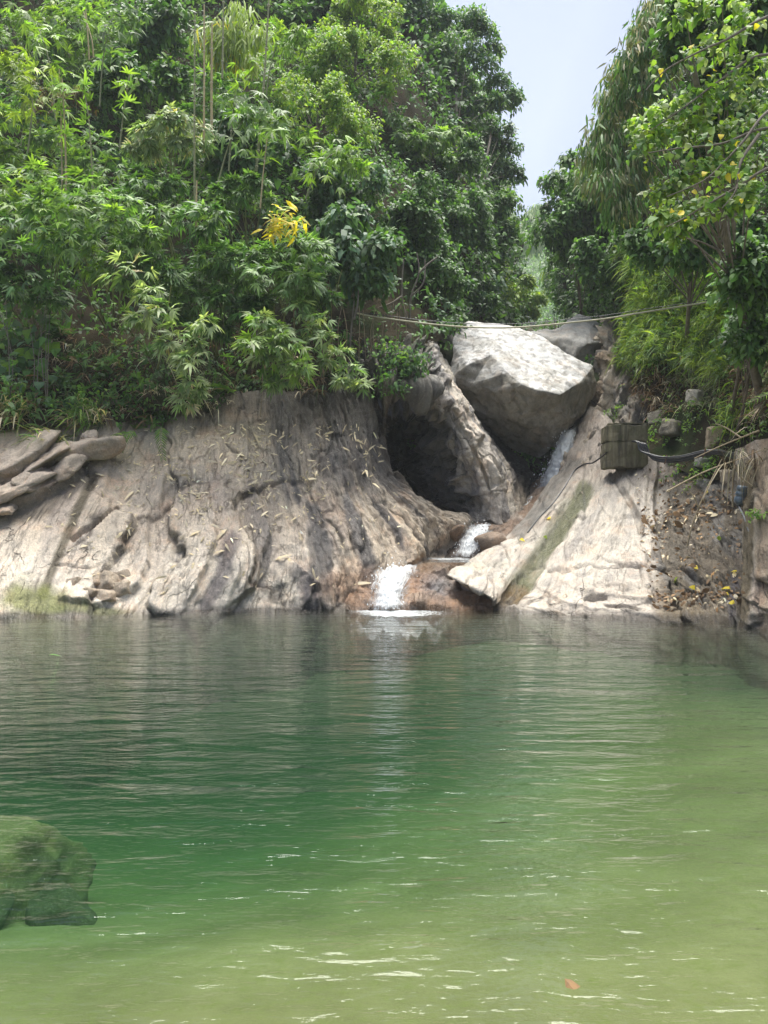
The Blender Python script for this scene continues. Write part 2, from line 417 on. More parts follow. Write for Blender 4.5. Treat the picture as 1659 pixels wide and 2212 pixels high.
# ------------------------------------------------------------------ bedrock
JOINT = []
def rock_patch(name, cols, nr, nc, disp, tint, transpose=True, stria=None, **props):
    rows = [list(r) for r in zip(*cols)] if transpose else cols
    G = loft(rows, nr, nc); N = grid_normals(G); s, t = arc(G)
    S, T, p = s.ravel(), t.ravel(), G.reshape(-1, 3)
    JOINT.clear(); h = disp(S, T, p)
    V = p + N.reshape(-1, 3) * h[:, None]
    u, v = proj(p)
    c = tint(u, v, S, T, h, p)
    if JOINT:
        jm = np.clip(np.max(JOINT, 0), 0, 1) * (.35 + .65 * sstep(-.2, .25, fbm(p * .8, 2)))
        c[:, :3] = c[:, :3] * (1 - .72 * jm[:, None])
    wl = sstep(.17, .04, V[:, 2] + .05 * fbm(V * 1.5, 3)); c[:, :3] *= 1 - .45 * wl[:, None]; c[:, 3] = np.maximum(c[:, 3], wl)
    silt = np.array([.10, .10, .060])
    c[:, :3] = lerp(c[:, :3], silt, sstep(-.02, -.30, V[:, 2] + .05 * fbm(V * 2, 2)))
    c[:, 3] *= 1 - sstep(-.02, -.30, V[:, 2])
    q = grid_faces(nr, nc)
    me = make_mesh(name, V, [q], M_ROCK, rc=np.stack([S, T, h], 1), tint=c, stria=np.repeat((np.full(len(S), .7) if stria is None else stria(u, v))[:, None], 3, 1))
    o = obj(name, me, **props)
    bv = BVHTree.FromPolygons([tuple(x) for x in V], [tuple(int(i) for i in f) for f in q])
    HILLS[name] = (V.reshape(nr, nc, 3), N, bv)
    return o

def saw(x, sharp=.06):
    f = x - np.floor(x)
    return np.where(f < 1 - sharp, (f / (1 - sharp)) ** 1.6, (1 - f) / sharp)

def lerp(a, b, m):
    return a + (np.asarray(b) - a) * m[:, None]

TAN, PALE, GREY, DARK = np.array([.60, .51, .40]), np.array([.68, .61, .51]), np.array([.20, .185, .17]), np.array([.075, .070, .068])

def left_disp(S, T, p):
    w = S + .55 * perlin(st(S * .35, T * .3)) + .16 * perlin(st(S * 1.2, T * .9, 3))
    u, v = proj(p)
    right = sstep(560, 720, u)
    amp = .35 + .65 * sstep(-.3, .4, perlin(st(S * .45, T * .45, 7)))
    h = (.10 + .06 * right) * amp * (saw(w / 1.55) - .5)
    w2 = S + .25 * perlin(st(S * .8, T * .5, 11)) + .07 * perlin(st(S * 3, T * 2.2, 5))
    h += (.03 + .09 * right) * (saw(w2 / .47 + .3, .1) - .5) * (.4 + .6 * sstep(-.2, .3, perlin(st(S * .9, T * .6, 21))))
    h += (.010 + .047 * right) * ridged(st(S * 3.2, T * .55, 2), 3)
    h += (.05 + .03 * right) * fbm(p * .8, 4) + (.012 + .022 * right) * fbm(p * 4.5, 3)
    wa, wb = .35 * fbm(st(S * .8, T * .7, 41), 4), .5 * fbm(st(S * .8, T * .7, 47), 4)
    ph, pj = plates((S + wa) / 1.5, (T + wb) / 3.0, 1); h += .10 * ph - .035 * pj; JOINT.append(pj)
    ph, pj = plates((S + .5 * wa) / .50, (T + wb) / 1.5, 2); m = .35 + .75 * sstep(-.1, .35, perlin(st(S * .5, T * .4, 55))) * (.5 + .5 * right); h += m * (.045 * ph - .025 * pj); JOINT.append(pj * np.clip(m, 0, 1) * .8)
    ph, pj = plates((S + .3 * wa) / .17, (T + .5 * wb) / .55, 3); h += (.15 + .85 * right) * (.022 * ph - .012 * pj); JOINT.append(pj * .35 * right)
    # broken steps between the slabs
    h -= .20 * seg_mask(u, v, [(160, 1170), (205, 1140), (240, 1112), (252, 1098)], 6)
    h += scarp(u, v, [(326, 1085), (318, 1150), (322, 1215), (300, 1262), (262, 1292)][::-1], .20, 55)
    h += scarp(u, v, [(440, 1060), (466, 1130), (468, 1180), (430, 1262), (398, 1322)][::-1], .17, 50)
    h += scarp(u, v, [(545, 1030), (562, 1090), (584, 1150), (566, 1205), (552, 1270), (480, 1322)][::-1], .22, 60)
    h += scarp(u, v, [(360, 1010), (355, 1060), (345, 1100)][::-1], .13, 30)
    h += scarp(u, v, [(620, 1200), (690, 1262), (688, 1312)][::-1], .12, 40)
    h += scarp(u, v, [(0, 1110), (80, 1085), (165, 1045), (190, 1010)], .28, 70)
    h += scarp(u, v, [(125, 1296), (160, 1308), (215, 1306), (268, 1288)], .12, 30)
    h += scarp(u, v, [(410, 1150), (395, 1195), (380, 1215)][::-1], .07, 30)
    h -= .05 * seg_mask(u, v, [(120, 1225), (200, 1235), (245, 1215), (280, 1190)], 3.5)
    return h

def left_tint(u, v, S, T, h, p):
    c = np.broadcast_to(TAN, (len(u), 3)).copy()
    n = fbm(p * .5, 3); n2 = fbm(st(S * 1.6, T * .28, 8), 4)
    c = lerp(c, np.array([.67, .54, .42]), sstep(-.1, .5, n) * .7)
    c = lerp(c, np.array([.40, .33, .29]), sstep(.05, .5, n2) * .5)
    low = sstep(1225, 1325, v)
    c = lerp(c, PALE * 1.15, sstep(1090, 1270, v + 30 * n) * .9 * (1 - sstep(700, 770, u)))
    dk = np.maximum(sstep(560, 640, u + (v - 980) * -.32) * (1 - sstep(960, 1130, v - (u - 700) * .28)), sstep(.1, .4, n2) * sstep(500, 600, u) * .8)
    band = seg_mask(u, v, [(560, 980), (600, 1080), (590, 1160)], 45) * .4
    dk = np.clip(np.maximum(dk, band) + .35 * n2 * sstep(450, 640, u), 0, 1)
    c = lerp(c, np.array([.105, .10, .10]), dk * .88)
    # violet-grey bands between the slabs and a mossy runnel
    c = lerp(c, np.array([.14, .125, .135]), seg_mask(u, v, [(500, 1180), (480, 1250), (445, 1310)], 26) * .75)
    c = lerp(c, np.array([.15, .135, .14]), seg_mask(u, v, [(640, 1235), (660, 1270), (690, 1310)], 30) * .6)
    c = lerp(c, np.array([.10, .085, .045]), seg_mask(u, v, [(205, 1030), (170, 1110), (125, 1210), (95, 1290)], 15) * .8)
    c = lerp(c, np.array([.10, .09, .07]), seg_mask(u, v, [(0, 1115), (100, 1095), (190, 1030)], 34) * .7)
    # yellow-green algae at the water on the left
    al = np.clip(blob(u, v, 75, 1305, 95, 48) * 2 + .5 * fbm(p * 2.2, 3), 0, 1) * (blob(u, v, 75, 1305, 120, 62) > 0)
    c = lerp(c, np.array([.22, .24, .07]), al * .85)
    al2 = blob(u, v, 190, 1318, 120, 16) * 1.6
    c = lerp(c, np.array([.19, .21, .07]), np.clip(al2, 0, .8))
    c = lerp(c, np.array([.26, .15, .085]), np.clip(blob(u, v, 770, 1270, 110, 60) * 1.4, 0, .7))
    # mossy top, dark waterline
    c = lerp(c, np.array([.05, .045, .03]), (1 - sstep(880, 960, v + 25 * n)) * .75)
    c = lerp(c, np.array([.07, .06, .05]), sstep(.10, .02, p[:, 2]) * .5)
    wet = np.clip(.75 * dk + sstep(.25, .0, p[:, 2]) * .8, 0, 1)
    return np.column_stack([c, wet])

def shore(v): return CH * F / (v - HY)
def under(u, v):
    d = shore(v) - .7
    return (u, HY + (CH + .85) * F / d, d)
def skirt(cols):
    return [c + [(c[-1][0], HY + (CH + 2.6) * F / (c[-1][2] - 1.1), c[-1][2] - 1.1)] for c in cols]

left_cols = [
    [(-760, 880, 15.0), (-780, 960, 14.6), (-800, 1060, 13.9), (-820, 1160, 13.2), (-840, 1250, 12.5), (-860, 1352, shore(1352)), under(-860, 1352)],
    [(-240, 870, 17.0), (-270, 950, 16.2), (-300, 1050, 15.4), (-330, 1150, 14.6), (-350, 1250, 13.9), (-370, 1340, shore(1340)), under(-370, 1340)],
    [(110, 860, 17.9), (70, 945, 17.0), (20, 1040, 16.1), (-50, 1140, 15.2), (-100, 1240, 14.3), (-130, 1336, shore(1336)), under(-130, 1336)],
    [(270, 860, 18.0), (245, 945, 17.1), (205, 1030, 16.2), (150, 1130, 15.3), (105, 1240, 14.4), (80, 1334, shore(1334)), under(80, 1334)],
    [(380, 860, 18.1), (365, 945, 17.2), (350, 1035, 16.3), (330, 1130, 15.4), (295, 1230, 14.6), (250, 1333, shore(1333)), under(250, 1333)],
    [(470, 855, 18.2), (465, 940, 17.3), (460, 1030, 16.4), (455, 1120, 15.6), (440, 1220, 14.8), (395, 1326, shore(1326)), under(395, 1326)],
    [(550, 845, 18.4), (555, 930, 17.5), (562, 1025, 16.6), (570, 1115, 15.8), (565, 1215, 15.0), (540, 1322, shore(1322)), under(540, 1322)],
    [(620, 840, 18.6), (632, 920, 17.8), (650, 1015, 16.9), (672, 1110, 16.1), (695, 1210, 15.4), (700, 1318, shore(1318)), under(700, 1318)],
    [(680, 835, 18.8), (698, 910, 18.1), (720, 1000, 17.3), (752, 1090, 16.6), (795, 1190, 15.9), (800, 1316, shore(1316)), under(800, 1316)],
    [(725, 830, 18.9), (748, 900, 18.3), (772, 985, 17.7), (808, 1075, 17.2), (868, 1160, 16.8), (890, 1212, 16.5), (885, 1260, 16.5)],
    [(765, 825, 19.0), (785, 890, 18.5), (805, 970, 18.1), (842, 1055, 17.9), (915, 1120, 18.2), (930, 1165, 18.5), (930, 1235, 18.8)],
    [(795, 820, 19.2), (808, 885, 18.8), (822, 965, 18.5), (860, 1048, 18.5), (950, 1104, 19.2), (1000, 1128, 19.5), (1010, 1190, 19.6)],
    [(800, 825, 19.9), (812, 890, 19.7), (828, 970, 19.5), (868, 1062, 19.6), (960, 1118, 20.2), (1030, 1140, 20.4), (1035, 1200, 20.4)],
]
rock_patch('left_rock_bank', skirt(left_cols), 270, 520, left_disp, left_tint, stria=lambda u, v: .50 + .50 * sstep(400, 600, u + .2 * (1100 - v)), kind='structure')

def mid_disp(S, T, p):
    u, v = proj(p)
    inner = 1 - sstep(900, 985, u - (v - 850) * .35)
    w = S + .3 * perlin(st(S * .6, T * .5, 31)) + .15 * perlin(st(S * 1.8, T * 1.2, 33))
    h = .12 * (saw(w / .7, .1) - .5) + .02 * ridged(st(S * 2.4, T * 1.1, 34), 3) + .06 * fbm(p * 1.1, 4) + .02 * fbm(p * 5, 3)
    w3 = T + .5 * perlin(st(S * .7, T * .7, 36))
    h += inner * (.38 * (saw(w3 / .8, .12) - .5) + .30 * (saw(w / .75 + .5 * T, .12) - .5) + .22 * fbm(p * 1.5, 3) + .14 * ridged(p * 1.8, 2))
    h += (.02 + .10 * inner) * ridged(p * 1.4, 3) + scarp(u, v, [(925, 760), (960, 850), (1000, 930), (1045, 1010), (1070, 1090)], .18, 40) + scarp(u, v, [(1010, 930), (1020, 985), (1050, 1040), (1062, 1100)][::-1], .16, 25)
    ph, pj = plates((S + .2 * fbm(p * 1.5, 3)) / .45, (T + .2 * fbm(p * 1.5 + 9, 3)) / .8, 5); h += (.05 + .15 * inner) * ph - .03 * pj; JOINT.append(pj * .8)
    ph, pj = plates((S + .1 * fbm(p * 2, 3)) / .16, T / .35, 6); h += (.018 + .04 * inner) * ph
    for pts in ([(1035, 960), (1050, 1020), (1058, 1050)], [(940, 860), (955, 905), (950, 935)], [(985, 1030), (1010, 1080)]):
        h -= .22 * seg_mask(u, v, pts, 12)
    return h

def mid_tint(u, v, S, T, h, p):
    n = fbm(p * .9, 4); n2 = fbm(st(S * 2.0, T * .4, 51), 4)
    c = np.broadcast_to(np.array([.55, .50, .43]), (len(u), 3)).copy()
    c = lerp(c, np.array([.15, .145, .15]), sstep(-.05, .40, n2) * .85)
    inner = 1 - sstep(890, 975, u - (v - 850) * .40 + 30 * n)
    c = lerp(c, np.array([.095, .085, .075]), inner * .9)  # cave shade painted into the wet dark rock colour
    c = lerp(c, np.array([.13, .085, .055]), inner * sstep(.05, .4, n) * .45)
    c = lerp(c, np.array([.05, .055, .025]), (1 - sstep(770, 850, v + 30 * n)) * (u < 915) * .9)
    c = lerp(c, np.array([.20, .15, .10]), sstep(1080, 1130, u) * .7)
    wet = np.clip(inner * .7 + sstep(.1, .5, n2) * .5 + sstep(1070, 1110, v) * .5, 0, 1)
    c = lerp(c, np.array([.035, .032, .030]), sstep(22.0, 23.5, p[:, 1]) * .9)  # shade of the deep hollow under the boulder, painted near-black by distance
    return np.column_stack([c, wet])

mid_cols = [
    [(760, 770, 19.8), (765, 835, 18.9), (770, 872, 20.6), (780, 980, 22.5), (790, 1080, 22.5), (800, 1150, 21.5)],
    [(840, 770, 19.9), (848, 836, 18.3), (852, 868, 22.0), (860, 980, 23.6), (880, 1080, 22.8), (895, 1150, 21.5)],
    [(890, 760, 20.4), (902, 842, 18.7), (912, 884, 21.8), (925, 990, 22.7), (940, 1080, 22.2), (965, 1150, 21)],
    [(912, 752, 21.0), (934, 850, 19.4), (957, 922, 20.1), (985, 1010, 20.7), (1010, 1070, 20.6), (1034, 1140, 20.1)],
    [(922, 742, 21.8), (948, 832, 20.2), (985, 920, 19.9), (1030, 1000, 19.9), (1060, 1060, 19.9), (1082, 1135, 19.7)],
    [(932, 738, 22.4), (964, 832, 21.0), (1003, 900, 20.7), (1064, 985, 20.6), (1086, 1045, 20.5), (1098, 1125, 20.1)],
    [(952, 745, 26.5), (985, 835, 25.5), (1025, 905, 25.3), (1085, 990, 24.8), (1124, 1030, 23.2), (1132, 1118, 20.9)],
    [(1000, 790, 29), (1040, 860, 29), (1080, 940, 28.5), (1135, 1008, 27), (1175, 1050, 24.5), (1172, 1110, 22)],
]
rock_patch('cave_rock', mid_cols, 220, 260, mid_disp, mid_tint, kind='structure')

def right_disp(S, T, p):
    u, v = proj(p)
    w = S + .4 * perlin(st(S * .4, T * .4, 61)) + .1 * perlin(st(S * 1.5, T * 1.2, 62))
    h = .07 * (saw(w / 1.1, .08) - .5) + .018 * ridged(st(S * 3, T * .8, 63), 3) + .07 * fbm(p * .7, 4) + .012 * fbm(p * 4.5, 3)
    w3 = T + .25 * perlin(st(S * .8, T * .6, 66)) + .12 * S
    h += .045 * (saw(w3 / .55, .1) - .5) * sstep(1210, 1290, v) * sstep(1090, 1140, u)
    rec = sstep(1425, 1455, u) * (1 - sstep(1590, 1610, u))
    h += rec * (.07 * ridged(st(S * 2.2, T * .7, 68), 3) + .06 * fbm(p * 2.5, 3))
    wa = .3 * fbm(st(S * .8, T * .7, 141), 4)
    ph, pj = plates((S + wa) / 1.1, (T + wa) / 1.3, 7); h += .045 * ph - .02 * pj; JOINT.append(pj * .6)
    ph, pj = plates((S + .5 * wa) / .32, (T + .5 * wa) / .5, 8); h += (.010 + .05 * rec) * ph - .008 * pj; JOINT.append(pj * (.15 + .5 * rec))
    # ledge undercuts
    h -= .20 * seg_mask(u, v, [(1265, 1292), (1305, 1290)], 7)
    h -= .13 * seg_mask(u, v, [(1310, 1308), (1350, 1312), (1380, 1322)], 5)
    h -= .10 * seg_mask(u, v, [(1180, 1235), (1260, 1222), (1350, 1225), (1425, 1235)], 4)
    h -= .16 * seg_mask(u, v, [(1425, 1236), (1480, 1245), (1560, 1262)], 5)
    h -= .16 * seg_mask(u, v, [(1345, 1060), (1375, 1110), (1385, 1140)], 9)
    h -= .09 * seg_mask(u, v, [(1245, 1085), (1190, 1165), (1140, 1240), (1095, 1295)], 26)
    return h

def right_tint(u, v, S, T, h, p):
    n = fbm(p * .7, 4); n2 = fbm(st(S * 2.0, T * .5, 71), 4)
    c = np.broadcast_to(np.array([.53, .485, .42]), (len(u), 3)).copy()
    c = lerp(c, np.array([.575, .51, .43]), sstep(1180, 1300, v) * .7)
    c = lerp(c, np.array([.43, .345, .28]), sstep(.1, .5, n) * .35)
    c = lerp(c, np.array([.34, .315, .295]), sstep(.05, .5, n2) * .45)
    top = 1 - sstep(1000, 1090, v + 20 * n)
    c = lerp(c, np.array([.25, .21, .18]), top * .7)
    g = seg_mask(u, v, [(1265, 1060), (1225, 1115), (1190, 1165), (1150, 1225), (1110, 1275)], 30)
    g = np.clip(g + .55 * n2 * (g > 0), 0, 1)
    c = lerp(c, np.array([.075, .085, .022]), g * .9)
    g2 = seg_mask(u, v, [(1120, 1268), (1085, 1300), (1065, 1320)], 26)
    c = lerp(c, np.array([.15, .10, .045]), g2 * .85)
    lw = seg_mask(u, v, [(1240, 1000), (1180, 1080), (1120, 1150)], 26)
    c = lerp(c, np.array([.10, .095, .085]), lw * .75)
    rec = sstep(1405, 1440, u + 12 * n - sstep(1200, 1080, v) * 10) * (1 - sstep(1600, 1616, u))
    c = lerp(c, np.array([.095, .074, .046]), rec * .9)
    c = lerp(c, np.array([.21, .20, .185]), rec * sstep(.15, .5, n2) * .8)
    c = lerp(c, np.array([.26, .21, .14]), rec * sstep(1290, 1315, v) * .6)
    c = lerp(c, np.array([.11, .10, .12]), seg_mask(u, v, [(1590, 1250), (1580, 1300), (1585, 1345)], 14) * .8)
    c = lerp(c, np.array([.10, .075, .03]), seg_mask(u, v, [(1622, 1000), (1620, 1150), (1618, 1260), (1608, 1350)], 18) * .85)
    c = lerp(c, np.array([.33, .25, .17]), sstep(1628, 1642, u) * .8)
    c = lerp(c, np.array([.09, .07, .05]), sstep(.09, .0, p[:, 2]) * .6)
    wet = np.clip(g * .8 + g2 * .8 + lw * .4 + sstep(.2, .0, p[:, 2]) * .9 + rec * .35, 0, 1)
    return np.column_stack([c, wet])

right_cols = [
    [(1275, 860, 24.5), (1222, 1000, 22.4), (1138, 1122, 20.4), (1062, 1188, 18.7), (985, 1248, 16.2), (995, 1262, 16.9), (980, 1400, 16.0)],
    [(1270, 868, 24.0), (1216, 1002, 21.8), (1130, 1120, 19.8), (1055, 1183, 18.2), (972, 1240, 15.5), (992, 1256, 16.5), (985, 1400, 15.9)],
    [(1295, 885, 23.2), (1246, 1020, 21.0), (1172, 1135, 18.9), (1102, 1205, 17.1), (1050, 1280, 14.95), (1056, 1288, 15.9), (1040, 1400, 15.2)],
    [(1318, 905, 22.0), (1275, 1050, 20.0), (1205, 1152, 18.1), (1140, 1232, 16.4), (1084, 1296, 15.1), (1076, 1318, shore(1318)), under(1070, 1318)],
    [(1332, 940, 21.0), (1296, 1070, 18.9), (1236, 1180, 16.8), (1172, 1265, 15.1), (1112, 1298, 15.0), (1106, 1320, shore(1320)), under(1106, 1320)],
    [(1372, 970, 20.0), (1348, 1080, 18.0), (1312, 1180, 16.1), (1282, 1265, 14.6), (1265, 1310, 14.0), (1258, 1333, shore(1333)), under(1258, 1333)],
    [(1420, 985, 19.2), (1408, 1080, 17.5), (1413, 1175, 15.8), (1430, 1265, 14.1), (1442, 1315, 13.4), (1446, 1342, shore(1342)), under(1446, 1342)],
    [(1432, 990, 19.5), (1420, 1085, 17.9), (1425, 1178, 16.3), (1440, 1268, 14.7), (1452, 1315, 13.8), (1456, 1338, shore(1338)), under(1456, 1338)],
    [(1500, 1000, 18.8), (1500, 1090, 17.3), (1510, 1178, 15.7), (1520, 1268, 14.2), (1530, 1315, 13.5), (1532, 1343, shore(1343)), under(1532, 1343)],
    [(1582, 1005, 17.3), (1588, 1090, 16.1), (1596, 1178, 14.9), (1600, 1268, 13.7), (1600, 1315, 13.2), (1598, 1347, shore(1347)), under(1598, 1347)],
    [(1612, 960, 14.6), (1614, 1080, 13.9), (1616, 1178, 13.4), (1614, 1268, 12.9), (1612, 1320, 12.6), (1608, 1354, shore(1354)), under(1608, 1354)],
    [(1668, 945, 13.4), (1655, 1080, 12.9), (1650, 1178, 12.6), (1650, 1268, 12.3), (1650, 1320, 12.0), (1650, 1361, shore(1361)), under(1650, 1361)],
    [(1880, 930, 11.5), (1880, 1080, 11.2), (1880, 1178, 11.0), (1880, 1268, 10.8), (1880, 1330, 10.6), (1880, 1392, shore(1392)), under(1880, 1392)],
    [(2500, 930, 8.5), (2500, 1080, 8.3), (2500, 1178, 8.1), (2500, 1268, 7.9), (2500, 1400, 7.7), (2500, 1490, shore(1490)), under(2500, 1490)],
]
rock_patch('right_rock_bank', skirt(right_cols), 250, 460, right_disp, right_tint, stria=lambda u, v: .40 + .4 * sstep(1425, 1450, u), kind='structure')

def wall_tint(u, v, S, T, h, p):
    n = fbm(p * .9, 4); n2 = fbm(st(S * 2.2, T * .6, 81), 4)
    c = np.broadcast_to(np.array([.50, .43, .34]), (len(u), 3)).copy()
    c = lerp(c, np.array([.19, .18, .165]), sstep(-.1, .4, n2) * .75)
    c = lerp(c, np.array([.19, .12, .07]), sstep(.1, .5, n) * .5)
    c = lerp(c, np.array([.11, .105, .095]), sstep(1312, 1335, u) * .6)
    return np.column_stack([c, np.clip(n2, 0, .5)])
rock_patch('gorge_wall', [
    [(1340, 690, 31), (1325, 765, 29), (1312, 850, 27.5), (1275, 905, 26), (1235, 990, 24.5), (1205, 1065, 23.5)],
    [(1313, 688, 27), (1302, 760, 25.6), (1290, 850, 24.8), (1260, 902, 24.2), (1222, 990, 23.2), (1196, 1065, 22.5)],
    [(1324, 695, 25.6), (1320, 770, 24.2), (1310, 860, 23.4), (1278, 920, 22.9), (1244, 1000, 22), (1214, 1072, 21.2)],
    [(1347, 700, 25.2), (1350, 780, 23.7), (1345, 870, 22.6), (1318, 940, 22.0), (1284, 1015, 21.2), (1250, 1082, 20.2)],
    [(1400, 720, 24.2), (1400, 800, 22.9), (1392, 890, 21.6), (1365, 960, 20.9), (1330, 1040, 20.2), (1290, 1100, 19.6)],
], 180, 150, lambda S, T, p: .36 * (saw((S + .4 * perlin(st(S * .5, T * .5, 91)) + .35 * T) / .9, .12) - .5) + .10 * fbm(p * 1.1, 4) + .16 * plates((S + .3 * T) / .8, T / .6, 9)[0] + .06 * plates(S / .3, T / .3, 10)[0] + .03 * fbm(p * 5, 3),
    wall_tint, kind='structure')

def fall_tint(u, v, S, T, h, p):
    n = fbm(p * 1.2, 4)
    c = np.broadcast_to(np.array([.30, .185, .115]), (len(u), 3)).copy()
    c = lerp(c, np.array([.40, .30, .22]), sstep(0, .4, n) * .7)
    c = lerp(c, np.array([.20, .18, .18]), blob(u, v, 950, 1265, 60, 50) * 1.2)
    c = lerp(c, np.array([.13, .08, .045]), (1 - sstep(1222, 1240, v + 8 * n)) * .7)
    return np.column_stack([c, np.full(len(u), .75)])
rd = lambda S, T, p: .06 * plates((S + .2 * fbm(p * 1.5, 3)) / .6, T / .5, 11)[0] + .025 * plates(S / .2, T / .2, 12)[0] + .08 * fbm(p * 1.2, 4) + .05 * ridged(p * 1.8, 3) + .015 * fbm(p * 6, 3)
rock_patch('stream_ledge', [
    [(680, 1225, 19.5), (780, 1225, 18.6), (860, 1224, 18.7), (930, 1224, 18.7), (1000, 1224, 19), (1080, 1224, 19), (1150, 1224, 19)],
    [(700, 1216, 18.0), (790, 1222, 16.6), (850, 1224, 16.5), (930, 1222, 16.6), (1000, 1226, 17.6), (1060, 1230, 18), (1130, 1230, 18)],
    [(700, 1235, 17.2), (785, 1245, 15.8), (845, 1247, 15.9), (915, 1245, 15.9), (990, 1250, 16.8), (1060, 1255, 17.4), (1120, 1255, 17.4)],
    [(700, 1265, 16.6), (780, 1280, 15.2), (840, 1282, 15.35), (910, 1280, 15.3), (985, 1284, 16.0), (1060, 1290, 16.4), (1110, 1292, 16.4)],
    [(700, 1305, 16.0), (775, 1318, 14.85), (840, 1318, 14.95), (905, 1317, 14.9), (985, 1316, 15.05), (1050, 1316, 15.1), (1100, 1316, 15.1)],
    [(700, 1420, 15.2), (775, 1440, 14.2), (840, 1440, 14.2), (905, 1440, 14.2), (985, 1440, 14.2), (1050, 1440, 14.2), (1100, 1440, 14.2)],
    [(700, 1545, 14.2), (775, 1585, 13.2), (840, 1585, 13.2), (905, 1585, 13.2), (985, 1585, 13.2), (1050, 1585, 13.2), (1100, 1585, 13.2)],
], 90, 150, rd, fall_tint, transpose=False, kind='structure')

def step_tint(u, v, S, T, h, p):
    n = fbm(p * 1.2, 4)
    c = np.broadcast_to(np.array([.24, .165, .115]), (len(u), 3)).copy()
    c = lerp(c, np.array([.34, .29, .24]), sstep(0, .4, n) * .6)
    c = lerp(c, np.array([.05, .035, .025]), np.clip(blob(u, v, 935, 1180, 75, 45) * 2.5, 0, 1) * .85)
    return np.column_stack([c, np.full(len(u), .7)])
rock_patch('stream_step', [
    [(960, 1090, 24.5), (1010, 1085, 24.5), (1080, 1070, 24), (1140, 1050, 23.8), (1190, 1030, 23.6), (1240, 1010, 23.5)],
    [(930, 1126, 21.5), (990, 1126, 21.5), (1060, 1115, 21.6), (1110, 1098, 21.8), (1150, 1075, 22), (1200, 1050, 22.2)],
    [(880, 1131, 19.8), (950, 1131, 19.8), (1030, 1132, 19.8), (1085, 1130, 19.9), (1120, 1120, 20.2), (1170, 1100, 20.6)],
    [(880, 1152, 19.7), (940, 1150, 19.75), (1010, 1150, 19.5), (1065, 1148, 19.4), (1110, 1146, 19.5), (1160, 1140, 19.6)],
    [(880, 1180, 20.0), (935, 1178, 20.0), (985, 1180, 19.3), (1050, 1178, 19.1), (1100, 1176, 19.1), (1150, 1170, 19.2)],
    [(880, 1212, 19.6), (930, 1212, 19.5), (980, 1212, 19.0), (1050, 1212, 18.8), (1100, 1212, 18.8), (1150, 1212, 18.8)],
    [(880, 1250, 19.4), (930, 1250, 19.4), (980, 1250, 18.9), (1050, 1250, 18.7), (1100, 1250, 18.7), (1150, 1250, 18.7)],
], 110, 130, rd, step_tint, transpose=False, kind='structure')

# ------------------------------------------------------------------ boulders
def cage_rock(name, front, edges, back_d, back_c, back_s, disp, tint, levels=5, smooth_at=2, parent=None, **props):
    """front: list of (u,v,d) seen from the pool; outline = the first n_out of them, closed with a rounded back"""
    n_out = props.pop('n_out')
    pts2 = [Vector((p[0], -p[1])) for p in front]
    ed = [(i, (i + 1) % n_out) for i in range(n_out)] + list(edges)
    vo, eo, fo, _, _, _ = geometry.delaunay_2d_cdt(pts2, ed, [], 1, 1e-4)
    bm = bmesh.new(); co = []
    for w in vo:
        k = min(range(len(front)), key=lambda i: (pts2[i] - w).length_squared)
        co.append(P(*front[k]))
    bv = [bm.verts.new(c) for c in co]
    for f in fo:
        try: bm.faces.new([bv[i] for i in f])
        except ValueError: pass
    idx = [min(range(len(vo)), key=lambda i: (vo[i] - pts2[k]).length_squared) for k in range(n_out)]
    ring = []
    for k in range(n_out):
        u, v, d = front[k]
        ring.append(bm.verts.new(P(back_c[0] + (u - back_c[0]) * back_s, back_c[1] + (v - back_c[1]) * back_s, back_d)))
    for k in range(n_out):
        j = (k + 1) % n_out
        try:
            bm.faces.new([bv[idx[k]], bv[idx[j]], ring[j]]); bm.faces.new([bv[idx[k]], ring[j], ring[k]])
        except ValueError: pass
    cen = bm.verts.new(P(back_c[0], back_c[1], back_d + .6))
    for k in range(n_out): bm.faces.new([ring[k], ring[(k + 1) % n_out], cen])
    bmesh.ops.recalc_face_normals(bm, faces=bm.faces[:])
    for L in range(levels):
        bmesh.ops.subdivide_edges(bm, edges=bm.edges[:], cuts=1, use_grid_fill=True)
        bmesh.ops.triangulate(bm, faces=[f for f in bm.faces if len(f.verts) > 4])
        if L == smooth_at:
            bmesh.ops.smooth_vert(bm, verts=bm.verts[:], factor=.5, use_axis_x=True, use_axis_y=True, use_axis_z=True)
        if L == smooth_at + 9:
            bmesh.ops.smooth_vert(bm, verts=bm.verts[:], factor=.5, use_axis_x=True, use_axis_y=True, use_axis_z=True)
    bm.normal_update()
    me = bpy.data.meshes.new(name); bm.to_mesh(me); bm.free()
    n = len(me.vertices); V = np.empty(n * 3, np.float32); me.vertices.foreach_get('co', V); V = V.reshape(-1, 3).astype(float)
    N = np.empty(n * 3, np.float32); me.vertices.foreach_get('normal', N); N = N.reshape(-1, 3)
    u, v = proj(V); h = disp(V, N, u, v); c = tint(V, N, u, v)
    V2 = V + N * h[:, None]
    org = V2.mean(0); org[2] = V2[:, 2].min()
    me.vertices.foreach_set('co', (V2 - org).astype(np.float32).ravel())
    at = me.attributes.new('rc', 'FLOAT_VECTOR', 'POINT'); at.data.foreach_set('vector', np.ascontiguousarray(V * np.array([.35, .35, .35]), dtype=np.float32).ravel())
    at = me.attributes.new('tint', 'FLOAT_COLOR', 'POINT'); at.data.foreach_set('color', c.astype(np.float32).ravel())
    me.polygons.foreach_set('use_smooth', np.ones(len(me.polygons), bool))
    me.materials.append(M_STONE); me.update()
    return obj(name, me, parent, org, **props)

